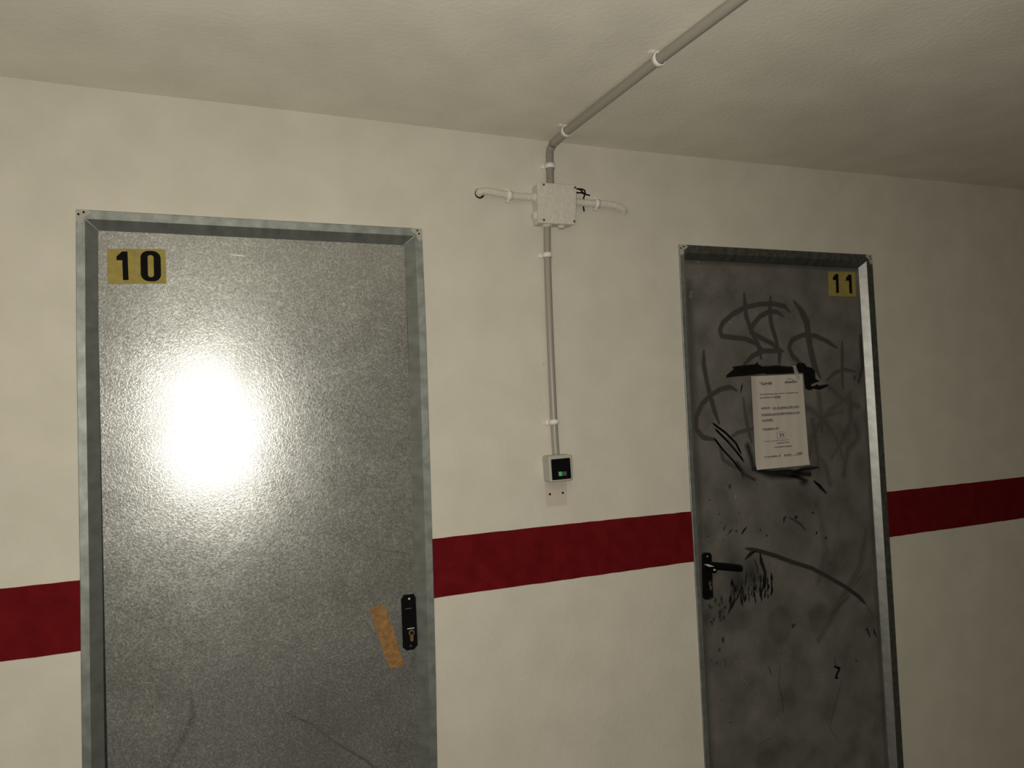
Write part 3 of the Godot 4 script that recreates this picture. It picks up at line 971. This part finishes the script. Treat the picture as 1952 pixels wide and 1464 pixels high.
# places on door 11 read off in two close-up grids
func spot(a: float, b: float) -> Vector2:
	return grid([Vector2(1.2672, 1.2905), Vector2(2.1524, 1.2194), Vector2(2.1061, 0.6749), Vector2(1.2387, 0.8171)], a / 1952.0, b / 1464.0)


func low(a: float, b: float) -> Vector2:
	return grid([Vector2(1.2454, 0.9286), Vector2(2.2141, 0.7891), Vector2(2.1714, 0.302), Vector2(1.2202, 0.5098)], a / 1952.0, b / 1205.0)


# a point inside a quadrilateral by cross-ratio-free bilinear steps (the grids are small)
func grid(c: Array, u: float, v: float) -> Vector2:
	return c[0].lerp(c[1], u).lerp(c[3].lerp(c[2], u), v)


# ------------------------------------------------------------------ number stickers
func stickers() -> void:
	var z := PANEL_Z + 0.0002
	one_sticker([Vector2(-0.2064, 1.9448), Vector2(-0.149, 1.9474), Vector2(-0.1485, 1.869), Vector2(-0.2058, 1.8669)], [[Vector2(-0.1767, 1.9403), Vector2(-0.1658, 1.9408), Vector2(-0.1648, 1.8768), Vector2(-0.1759, 1.8765)], [Vector2(-0.1877, 1.9287), Vector2(-0.1766, 1.9403), Vector2(-0.1763, 1.9207), Vector2(-0.1877, 1.9203)]], [], "yellow sticker with a black 1, first digit on the door with the flash reflection", "number stickers on door 10")
	one_sticker([Vector2(-0.1484, 1.9475), Vector2(-0.0896, 1.949), Vector2(-0.0886, 1.8713), Vector2(-0.1479, 1.8691)], [], [Vector2(-0.1198, 1.9096), 0.0205, 0.0345], "yellow sticker with a black 0, beside the 1 on the door with the flash reflection", "number stickers on door 10")
	one_sticker([Vector2(1.8796, 1.9652), Vector2(1.9389, 1.9655), Vector2(1.9349, 1.8842), Vector2(1.8758, 1.8847)], [[Vector2(1.9104, 1.9576), Vector2(1.9222, 1.9579), Vector2(1.9202, 1.8952), Vector2(1.9085, 1.8949)], [Vector2(1.8982, 1.9467), Vector2(1.9106, 1.9576), Vector2(1.9098, 1.9379), Vector2(1.8976, 1.9368)]], [], "yellow sticker with a black 1, left one of the matching pair on the grease-smeared door", "number stickers on door 11")
	one_sticker([Vector2(1.94, 1.9655), Vector2(1.997, 1.9665), Vector2(1.9951, 1.8845), Vector2(1.936, 1.8842)], [[Vector2(1.9676, 1.9577), Vector2(1.9795, 1.958), Vector2(1.9785, 1.8947), Vector2(1.9668, 1.8945)], [Vector2(1.9553, 1.9459), Vector2(1.9678, 1.9577), Vector2(1.9674, 1.9375), Vector2(1.9548, 1.936)]], [], "yellow sticker with a black 1, right one of the matching pair on the grease-smeared door", "number stickers on door 11")


func one_sticker(outline: Array, solid: Array, ring: Array, label: String, group: String) -> void:
	var base := v3((outline[0] + outline[2]) / 2, PANEL_Z)
	var o := thing("number_sticker", base, label, "sticker", group)
	var st := mb()
	prism(st, outline, PANEL_Z + 0.0003, PANEL_Z + 0.0009)
	build("backing", st, "yellow vinyl", o, base)
	st = mb()
	for s in solid:
		prism(st, s, PANEL_Z + 0.0009, PANEL_Z + 0.0013)
	if ring:
		var c: Vector2 = ring[0]
		var outer := round_rect(c - Vector2(ring[1], ring[2]), c + Vector2(ring[1], ring[2]), ring[1] * 0.8, 6)
		var e := Vector2(0.0145, 0.0095)
		var inner := round_rect(c - Vector2(ring[1], ring[2]) + e, c + Vector2(ring[1], ring[2]) - e, 0.0055, 6)
		for i in outer.size():
			var j := (i + 1) % outer.size()
			prism(st, [outer[i], outer[j], inner[j], inner[i]], PANEL_Z + 0.0009, PANEL_Z + 0.0013)
	build("digit", st, "black vinyl", o, base)


# ------------------------------------------------------------------ the notice
func notice() -> void:
	var z := PANEL_Z + 0.004
	var q := [Vector2(1.5334, 1.6273), Vector2(1.7429, 1.6305), Vector2(1.7494, 1.3421), Vector2(1.5382, 1.34)]   # top left, top right, bottom right, bottom left
	var base := v3(grid(q, 0.5, 0.5), PANEL_Z)
	var o := thing("paper_notice", base, "white printed paper notice taped to the dark door", "notice")
	var st := mb(true)
	var n := 28
	var sheet := func(i: int, j: int, back: float) -> Vector3:
		var u := float(i) / n
		var v := float(j) / n
		var p := grid(q, u, v)
		var lift := 0.006 * pow(maxf(0.0, 0.14 - u) / 0.14, 2.0) * (1.0 - v) + 0.004 * pow(maxf(0.0, v - 0.88) / 0.12, 2.0) + 0.00035 * sin(u * 31.0 + v * 2.0)
		return v3(p, z + lift + back)
	for i in n:
		for j in n:
			quad(st, sheet.call(i, j + 1, 0.0), sheet.call(i + 1, j + 1, 0.0), sheet.call(i + 1, j, 0.0), sheet.call(i, j, 0.0))
			quad(st, sheet.call(i, j, -0.0003), sheet.call(i + 1, j, -0.0003), sheet.call(i + 1, j + 1, -0.0003), sheet.call(i, j + 1, -0.0003))
	build("sheet", st, "white paper", o, base)
	var f := z + 0.0004
	# [text, u, v of the left end of the base line, width, height of a capital as shares of the sheet, ink, bold]
	for t in [
		["::", 0.165, 0.083, 0.025, 0.024, "print ink", true],
		["Sareb", 0.20, 0.099, 0.20, 0.032, "print ink", true],
		["altamira", 0.645, 0.093, 0.23, 0.026, "print ink", true],
		["Se informa que este Trastero es", 0.165, 0.206, 0.72, 0.0135, "print ink", true],
		["propiedad de", 0.165, 0.241, 0.235, 0.0135, "print ink", true],
		["SAREB", 0.415, 0.241, 0.13, 0.0150, "print ink", true],
		["AVISO:", 0.17, 0.360, 0.17, 0.021, "print ink", true],
		["en el plazo de una", 0.385, 0.360, 0.495, 0.018, "print ink", true],
		["semana procederemos a su", 0.165, 0.424, 0.715, 0.018, "print ink", true],
		["vaciado.", 0.165, 0.485, 0.215, 0.018, "print ink", true],
		["Trastero nº:", 0.165, 0.589, 0.31, 0.026, "print ink", true],
		["11", 0.475, 0.670, 0.075, 0.036, "pen ink", true],
		["En Avda. Juan de la Cierva, 20", 0.17, 0.711, 0.46, 0.010, "faded ink", true],
		["Horario de tarde", 0.415, 0.741, 0.225, 0.013, "print ink", true],
		["Sociedad de alquiler", 0.37, 0.783, 0.325, 0.013, "print ink", true],
		["a Torrejón, 8", 0.165, 0.881, 0.30, 0.020, "pen ink", true],
		["de Enero", 0.54, 0.880, 0.13, 0.020, "pen ink", true],
		["a 2020", 0.76, 0.878, 0.125, 0.024, "pen ink", true]]:
		text(o, base, q, f, t)
	# the swoosh over the right-hand logo, the underlines and the little box round the number
	st = mb()
	for l in [[0.70, 0.050, 0.77, 0.044, 0.004], [0.77, 0.044, 0.80, 0.060, 0.003], [0.79, 0.062, 0.835, 0.066, 0.004]]:
		line(st, q, f, l)
	build("logo_swoosh", st, "print ink", o, base)
	for l in [[0.385, 0.368, 0.885, 0.368, 0.004], [0.165, 0.432, 0.885, 0.432, 0.004], [0.165, 0.493, 0.385, 0.493, 0.004], [0.415, 0.247, 0.545, 0.247, 0.004], [0.53, 0.885, 0.86, 0.885, 0.0025]]:
		st = mb()
		line(st, q, f, l)
		build("underline", st, "print ink", o, base)
	st = mb()
	for l in [[0.43, 0.618, 0.585, 0.618, 0.0025], [0.43, 0.682, 0.585, 0.682, 0.0025], [0.43, 0.618, 0.43, 0.682, 0.0025], [0.585, 0.618, 0.585, 0.682, 0.0025]]:
		line(st, q, f, l)
	build("number_box", st, "faded ink", o, base)


func line(st: SurfaceTool, q: Array, f: float, l: Array) -> void:
	var a := grid(q, l[0], l[1])
	var b := grid(q, l[2], l[3])
	var n: Vector2 = (b - a).normalized().orthogonal() * l[4] * 0.297 * 0.5
	prism(st, [a - n, b - n, b + n, a + n], f, f + 0.0003)


func text(parent: Node3D, base: Vector3, q: Array, f: float, t: Array) -> void:
	var font := SystemFont.new()
	font.font_names = PackedStringArray(["Droid Sans"])
	font.font_weight = 700 if t[6] else 400
	var m := TextMesh.new()
	m.text = t[0]
	m.font = font
	m.font_size = 32
	m.pixel_size = 0.001
	m.depth = 0.01
	m.curve_step = 2.0
	m.horizontal_alignment = HORIZONTAL_ALIGNMENT_LEFT
	m.vertical_alignment = VERTICAL_ALIGNMENT_BOTTOM
	var box_ := m.get_aabb()
	var a := grid(q, t[1], t[2])
	var b := grid(q, t[1] + t[3], t[2])
	var up := grid(q, t[1], t[2] - t[4])
	var caps := 0.0235   # the height of a capital at this font size
	var o := MeshInstance3D.new()
	o.name = numbered("printed_line", parent)
	o.mesh = m
	o.material_override = M[t[5]]
	var x := (b - a) / maxf(box_.size.x, 0.001)
	var y := (up - a) / caps
	var tr := Transform3D(Basis(v3(x, 0), v3(y, 0), Vector3(0, 0, 0.04)), v3(a, f) - base)
	# the text's own base line lies a descent above its lower edge
	tr.origin -= tr.basis.y * (box_.position.y + (box_.size.y - caps if has_tail(t[0]) else 0.0)) + tr.basis.x * box_.position.x
	tr.origin.z = f + 0.0002 - base.z
	o.transform = tr
	parent.add_child(o, true)


func has_tail(s: String) -> bool:
	for c in "gjpqy,:;":
		if c in s and c != ":":
			return true
	return false


# ------------------------------------------------------------------ tapes
func tapes() -> void:
	var z := PANEL_Z
	# brown strip on door 10
	var c := [Vector2(0.3425, 1.0866), Vector2(0.3814, 1.0889), Vector2(0.3889, 1.0623), Vector2(0.3984, 1.0328), Vector2(0.4087, 0.9927), Vector2(0.4179, 0.9554), Vector2(0.4249, 0.9298), Vector2(0.4104, 0.9304), Vector2(0.3882, 0.9328), Vector2(0.3752, 0.97), Vector2(0.3637, 1.0099), Vector2(0.3522, 1.0497)]
	var base := v3(c[0], z)
	var o := thing("tape_strip", base, "tilted strip of brown packing tape beside the lock of door 10", "tape")
	var st := mb()
	prism(st, c, z + 0.0003, z + 0.0009)
	build("strip", st, "brown tape", o, base)
	st = mb()
	prism(st, [Vector2(0.3431, 1.0853), Vector2(0.3818, 1.0876), Vector2(0.3861, 1.0729), Vector2(0.3844, 1.0636), Vector2(0.3477, 1.0694)], z + 0.0010, z + 0.0016)
	build("folded_end", st, "brown tape", o, base)
	# charred tape above the notice
	for t in [
		[[Vector2(1.4452, 1.6254), Vector2(1.4618, 1.6395), Vector2(1.4782, 1.6488), Vector2(1.4729, 1.6586), Vector2(1.5048, 1.6613), Vector2(1.5615, 1.6653), Vector2(1.568, 1.6718), Vector2(1.5736, 1.6635), Vector2(1.5855, 1.6584), Vector2(1.5964, 1.637), Vector2(1.5389, 1.6307), Vector2(1.4827, 1.6279)], "black charred tape scrap with a pointed end, left above the notice"],
		[[Vector2(1.5853, 1.6552), Vector2(1.6431, 1.6543), Vector2(1.7129, 1.6548), Vector2(1.7157, 1.6347), Vector2(1.6584, 1.6325), Vector2(1.5981, 1.6328)], "narrow black tape strip along the top edge of the notice"],
		[[Vector2(1.7217, 1.658), Vector2(1.7287, 1.6663), Vector2(1.7546, 1.6659), Vector2(1.7667, 1.654), Vector2(1.7861, 1.6503), Vector2(1.7985, 1.6399), Vector2(1.7988, 1.6145), Vector2(1.818, 1.6056), Vector2(1.7934, 1.6011), Vector2(1.7799, 1.5964), Vector2(1.7766, 1.5813), Vector2(1.7699, 1.5781), Vector2(1.7551, 1.5836), Vector2(1.7523, 1.6055), Vector2(1.7512, 1.6341), Vector2(1.7266, 1.6362)], "ragged black tape patch at the top right corner of the notice"],
		[[Vector2(1.7903, 1.5894), Vector2(1.8063, 1.5974), Vector2(1.8123, 1.5888), Vector2(1.8527, 1.5954), Vector2(1.8501, 1.5904), Vector2(1.814, 1.582), Vector2(1.7986, 1.5824)], "thin black tape shred pointing right, beside the notice"]]:
		base = v3(t[0][0], z)
		o = thing("tape_scrap", base, t[1], "tape", "")
		st = mb()
		prism(st, t[0], z + 0.0004, z + 0.0012, 0.0)
		build("scrap", st, "charred tape", o, base)
		if t[0].size() > 10:   # the crumpled fold of each larger scrap catches the flash
			st = mb(true)
			var p: Array = t[0]
			var a: Vector2 = p[2].lerp(p[p.size() - 2], 0.4)
			var b: Vector2 = p[p.size() / 2].lerp(p[p.size() / 2 + 1], 0.5)
			b = a.lerp(b, 0.8)
			tube(st, smooth_path([v3(a, z + 0.0012), v3(a.lerp(b, 0.35) + Vector2(0, 0.003), z + 0.0026), v3(a.lerp(b, 0.7) - Vector2(0, 0.002), z + 0.0026), v3(b, z + 0.0012)], 0.004), 0.0016, 8)
			build("crease", st, "black gloss", o, base)
	# clear tape over the notice's top right corner
	var q := [Vector2(1.7032, 1.6579), Vector2(1.716, 1.6577), Vector2(1.7269, 1.6308), Vector2(1.7322, 1.6156), Vector2(1.717, 1.6126), Vector2(1.7098, 1.6311)]
	base = v3(q[0], z + 0.006)
	o = thing("tape_strip", base, "short shiny clear tape strip over the top right of the notice", "tape")
	st = mb()
	prism(st, q, z + 0.0058, z + 0.0061)
	build("strip", st, "clear tape", o, base)


# ------------------------------------------------------------------ conduits and clips
func conduits() -> void:
	# smooth pipe from the junction box down to the switch
	var top := Vector3(0.8522, 2.0464, 0.016)
	var low_ := Vector3(0.8489, 1.4278, 0.016)
	var st := mb(true)
	var p := [Vector3(0.8524, 2.0493, 0.016), Vector3(0.8492, 1.9675, 0.016), Vector3(0.847, 1.8062, 0.016), Vector3(0.8466, 1.6362, 0.016), Vector3(0.847, 1.5164, 0.016), Vector3(0.8488, 1.425, 0.016)]
	tube(st, smooth_path(p, 0.02), 0.0098, 20)
	var o := build("conduit_pipe", st, "grey conduit")
	tag(o, "straight grey plastic conduit running down from the junction box to the switch", "conduit")
	# corrugated piece up to the corner, and its elbow
	st = mb(true)
	p = [Vector3(0.8669, 2.1653, 0.017), Vector3(0.8675, 2.1943, 0.017), Vector3(0.8688, 2.2379, 0.017)]
	p.append(Vector3(0.8696, 2.2576, 0.019))
	p.append(Vector3(0.8675, CEIL_Y - 0.034, 0.036))
	tube(st, smooth_path(p, 0.0009), 0.0092, 20, 0.0020, 0.0058)
	tag(build("flexible_conduit", st, "shadow grey conduit"), "short grey corrugated conduit bending from the ceiling down to the junction box", "conduit")
	# pipe on the ceiling
	st = mb(true)
	var c0 := Vector3(0.8678, CEIL_Y - 0.0285, 0.040)
	var c1 := Vector3(0.8749, 2.275, 0.1265)
	var c2 := Vector3(0.8849, 2.275, 0.5277)
	var c3 := Vector3(0.8959, 2.275, 0.7619)
	var dir := (c3 - c1).normalized()
	tube(st, smooth_path([c0, c0.lerp(c1, 0.45), c1, c2, c3, Vector3(c3.x + dir.x * 3.0, c3.y, 3.39)], 0.03), 0.0115, 20)
	tag(build("conduit_pipe", st, "grey conduit"), "grey plastic conduit running across the ceiling towards the viewer", "conduit")
	# white flexible stubs on both sides of the box
	st = mb(true)
	var l := [Vector3(0.8145, 2.1237, 0.018), Vector3(0.7731, 2.1228, 0.018), Vector3(0.7429, 2.1234, 0.018), Vector3(0.7058, 2.1277, 0.018), Vector3(0.6768, 2.13, 0.017), Vector3(0.6646, 2.1283, 0.01), Vector3(0.6666, 2.1284, -0.004)]
	tube(st, smooth_path(l, 0.0009), 0.0085, 18, 0.0018, 0.0056)
	tag(build("flexible_conduit", st, "painted white plastic"), "white corrugated conduit stub entering the wall left of the junction box", "conduit")
	st = mb(true)
	l = [Vector3(0.941, 2.1204, 0.018), Vector3(0.9752, 2.1191, 0.018), Vector3(1.0066, 2.1191, 0.018), Vector3(1.0451, 2.1195, 0.018), Vector3(1.0754, 2.1163, 0.018), Vector3(1.0951, 2.1108, 0.013), Vector3(1.1074, 2.1081, -0.002)]
	tube(st, smooth_path(l, 0.0009), 0.0085, 18, 0.0018, 0.0056)
	tag(build("flexible_conduit", st, "painted white plastic"), "white corrugated conduit stub curving into the wall right of the junction box", "conduit")
	# clips: centre, direction of the pipe, outward direction, pipe radius
	var out := Vector3(0, 0, 1)
	clip(Vector3(0.8685, 2.2132, 0.017), Vector3(0.02, 1, 0), out, 0.0108, 0.017, "white clip holding the corrugated conduit above the junction box")
	clip(Vector3(0.8493, 1.9682, 0.016), Vector3(-0.03, 1, 0), out, 0.0102, 0.016, "white clip on the wall conduit just below the junction box")
	clip(Vector3(0.847, 1.5171, 0.016), Vector3(-0.03, 1, 0), out, 0.0102, 0.016, "white clip on the wall conduit just above the switch")
	clip(Vector3(0.7429, 2.1227, 0.018), Vector3(1, -0.1, 0), out, 0.0100, 0.018, "white clip round the left-hand flexible stub")
	clip(Vector3(1.0066, 2.1191, 0.018), Vector3(1, -0.06, 0), out, 0.0100, 0.018, "white clip round the right-hand flexible stub")
	var down := Vector3(0, -1, 0)
	clip(Vector3(0.8739, 2.275, 0.1133), dir, down, 0.0118, 0.0195, "white ceiling clip nearest the wall corner")
	clip(Vector3(0.8851, 2.275, 0.5254), dir, down, 0.0118, 0.0195, "white ceiling clip farther along the conduit")
	# black cable tails right of the box
	var base := Vector3(0.9465, 2.1532, 0.02)
	var t := thing("cable_tail", base, "loose black cable ends sticking out beside the junction box", "cable")
	for w in [
		[Vector3(0.9348, 2.1522, 0.03), Vector3(0.9554, 2.1536, 0.028), Vector3(0.9661, 2.1514, 0.026), Vector3(0.9672, 2.1427, 0.026), Vector3(0.9646, 2.1305, 0.022), Vector3(0.9714, 2.1148, 0.006), Vector3(0.9736, 2.099, 0.005)],
		[Vector3(0.937, 2.1543, 0.026), Vector3(0.9531, 2.1526, 0.026), Vector3(0.9587, 2.1438, 0.03), Vector3(0.9671, 2.1387, 0.032), Vector3(0.9796, 2.1373, 0.03)],
		[Vector3(0.9375, 2.1432, 0.024), Vector3(0.9554, 2.1446, 0.024), Vector3(0.9694, 2.1426, 0.022)]]:
		st = mb(true)
		tube(st, smooth_path(w, 0.002), 0.0021, 8)
		build("wire", st, "cable", t, base)


func clip(at: Vector3, along: Vector3, outward: Vector3, r: float, standoff: float, label: String) -> void:
	var d := along.normalized()
	var n := (outward - d * outward.dot(d)).normalized()
	var s := d.cross(n).normalized()
	var o := thing("pipe_clip", at, label, "clip")
	var half := 0.0065
	# the band: a C round the pipe, open at the wall
	var st := mb(true)
	var ri := r + 0.0010
	var ro := r + 0.0032
	var steps := 22
	var span := deg_to_rad(140.0)
	for k in steps:
		var a0 := lerpf(-span, span, float(k) / steps)
		var a1 := lerpf(-span, span, float(k + 1) / steps)
		var e0 := n * cos(a0) + s * sin(a0)
		var e1 := n * cos(a1) + s * sin(a1)
		var h := d * half
		quad(st, at + e0 * ro - h, at + e1 * ro - h, at + e1 * ro + h, at + e0 * ro + h)
		quad(st, at + e1 * ri - h, at + e0 * ri - h, at + e0 * ri + h, at + e1 * ri + h)
		quad(st, at + e0 * ri + h, at + e0 * ro + h, at + e1 * ro + h, at + e1 * ri + h)
		quad(st, at + e0 * ro - h, at + e0 * ri - h, at + e1 * ri - h, at + e1 * ro - h)
	build("band", st, "clip plastic", o, at)
	# the foot between band and wall, and the lug with its nail
	st = mb()
	oriented_box(st, at - n * (standoff * 0.5 + ri * 0.38) , s * 0.0085, d * half * 0.9, n * (standoff - ri * 0.76) * 0.5)
	build("foot", st, "clip plastic", o, at)
	st = mb()
	oriented_box(st, at - n * (standoff - 0.0042) + s * -(ro + 0.0035), s * 0.0042, d * half * 0.75, n * 0.0038)
	build("lug", st, "clip plastic", o, at)
	st = mb()
	oriented_box(st, at - n * (standoff - 0.0105) + s * (ro + 0.0012), s * 0.0016, d * half * 0.9, n * 0.0055)
	build("catch", st, "clip plastic", o, at)


func oriented_box(st: SurfaceTool, c: Vector3, x: Vector3, y: Vector3, z: Vector3) -> void:
	if x.cross(y).dot(z) < 0:
		z = -z
	var p := func(i: int) -> Vector3: return c + (x if i & 1 else -x) + (y if i & 2 else -y) + (z if i & 4 else -z)
	for f in [[0, 2, 3, 1], [4, 5, 7, 6], [0, 4, 6, 2], [1, 3, 7, 5], [0, 1, 5, 4], [2, 6, 7, 3]]:
		quad(st, p.call(f[0]), p.call(f[1]), p.call(f[2]), p.call(f[3]))


# ------------------------------------------------------------------ junction box
func junction() -> void:
	var q := [Vector2(0.8185, 2.1573), Vector2(0.9335, 2.1586), Vector2(0.9257, 2.0506), Vector2(0.8172, 2.0492)]
	var mid: Vector2 = (q[0] + q[1] + q[2] + q[3]) / 4
	var base := v3(mid, 0)
	var o := thing("junction_box", base, "square white-painted junction box on the wall between the doors", "junction box")
	var st := mb()
	prism(st, rounded_quad(q[0], q[1], q[2], q[3], 0.006), 0.0004, 0.0335, 0.001)
	build("body", st, "painted white plastic", o, base)
	st = mb()
	var g := 0.0012
	var lidq := []
	for p in q:
		lidq.append(mid + (p - mid) * (1.0 + g * 16))
	prism(st, rounded_quad(lidq[0], lidq[1], lidq[2], lidq[3], 0.007), 0.0337, 0.042, 0.0016)
	build("lid", st, "painted white plastic", o, base)
	var k := 0
	for p in [Vector2(0.8352, 2.1523), Vector2(0.9287, 2.1517), Vector2(0.9216, 2.0583), Vector2(0.8314, 2.0571)]:
		st = mb()
		prism(st, disc(p, 0.0034, 16), 0.042, 0.0428, 0.0004)
		var sc := build("lid_screw", st, "dark steel", o, base)
		st = mb()
		var a := 0.9 + k * 0.8
		var e := Vector2.from_angle(a) * 0.0030
		var f := Vector2.from_angle(a + PI / 2) * 0.0006
		prism(st, [p - e - f, p + e - f, p + e + f, p - e + f], 0.0428, 0.0431)
		build("slot", st, "hole", sc)
		k += 1
	# cable glands: bottom (with the pipe), bottom right (blank), left (two), right, top
	for t in [[Vector3(0.8514, 2.0488, 0.018), Vector3(0, -1, 0), 0.0155, 0.006], [Vector3(0.8937, 2.0509, 0.019), Vector3(0, -1, 0), 0.012, 0.008], [Vector3(0.8176, 2.1239, 0.018), Vector3(-1, 0, 0), 0.0125, 0.008], [Vector3(0.8168, 2.0739, 0.018), Vector3(-1, 0, 0), 0.0135, 0.007], [Vector3(0.9443, 2.1214, 0.018), Vector3(1, 0, 0), 0.0120, 0.006], [Vector3(0.8669, 2.1653, 0.017), Vector3(0, 1, 0), 0.0130, 0.004]]:
		var at: Vector3 = t[0]
		var d: Vector3 = t[1]
		if d.x != 0:   # start on the side of the body
			at.x = (minf(q[0].x, q[3].x) if d.x < 0 else maxf(q[1].x, q[2].x)) - d.x * 0.002
		else:
			at.y = (height_on([q[3], q[2]], at.x) if d.y < 0 else height_on([q[0], q[1]], at.x)) - d.y * 0.002
		st = mb(true)
		var pts := []
		var rr := []
		for s in 7:
			var u := s / 6.0
			pts.append(at + d * (t[3] + 0.002) * u)
			rr.append(t[2] * sqrt(maxf(0.0, 1.0 - u * u * 0.55)))
		lathe(st, pts, rr)
		build("cable_gland", st, "painted white plastic", o, base)


func lathe(st: SurfaceTool, pts: Array, rr: Array, sides := 20) -> void:
	var d: Vector3 = (pts[-1] - pts[0]).normalized()
	var n := d.cross(Vector3(0.3, 0.2, 0.9)).normalized()
	var b := d.cross(n)
	for i in pts.size() - 1:
		for k in sides:
			var a0 := TAU * k / sides
			var a1 := TAU * (k + 1) / sides
			var e0 := n * cos(a0) + b * sin(a0)
			var e1 := n * cos(a1) + b * sin(a1)
			quad(st, pts[i] + e0 * rr[i], pts[i] + e1 * rr[i], pts[i + 1] + e1 * rr[i + 1], pts[i + 1] + e0 * rr[i + 1])
	for k in range(1, sides - 1):
		var e := func(j: int) -> Vector3: return n * cos(TAU * j / sides) + b * sin(TAU * j / sides)
		tri(st, pts[-1] + e.call(0) * rr[-1], pts[-1] + e.call(k) * rr[-1], pts[-1] + e.call(k + 1) * rr[-1])


# ------------------------------------------------------------------ switch
func light_switch() -> void:
	var q := [Vector2(0.8151, 1.4289), Vector2(0.8845, 1.4295), Vector2(0.8834, 1.3592), Vector2(0.8171, 1.3586)]
	var mid: Vector2 = (q[0] + q[1] + q[2] + q[3]) / 4
	var base := v3(mid, 0)
	var o := thing("light_switch", base, "grey surface-mounted light switch with a black rocker and green pilot light", "light switch")
	var st := mb()
	prism(st, rounded_quad(q[0], q[1], q[2], q[3], 0.007, 6), 0.0014, 0.042, 0.003)
	build("housing", st, "switch plastic", o, base)
	st = mb()
	var r := [Vector2(0.8211, 1.4196), Vector2(0.8758, 1.421), Vector2(0.877, 1.366), Vector2(0.8223, 1.3652)]
	prism(st, rounded_quad(r[0], r[1], r[2], r[3], 0.003, 4), 0.042, 0.0455, 0.001)
	build("rocker", st, "black plastic", o, base)
	st = mb()
	var g := [Vector2(0.8396, 1.3861), Vector2(0.8489, 1.3862), Vector2(0.8499, 1.3751), Vector2(0.8406, 1.375)]
	prism(st, g, 0.0455, 0.0460)
	build("pilot_light", st, "green pilot light", o, base)
	st = mb()
	g = [Vector2(0.8496, 1.3861), Vector2(0.8627, 1.3859), Vector2(0.8638, 1.3755), Vector2(0.8506, 1.375)]
	prism(st, g, 0.0455, 0.0460)
	build("pilot_window", st, "grey lens", o, base)
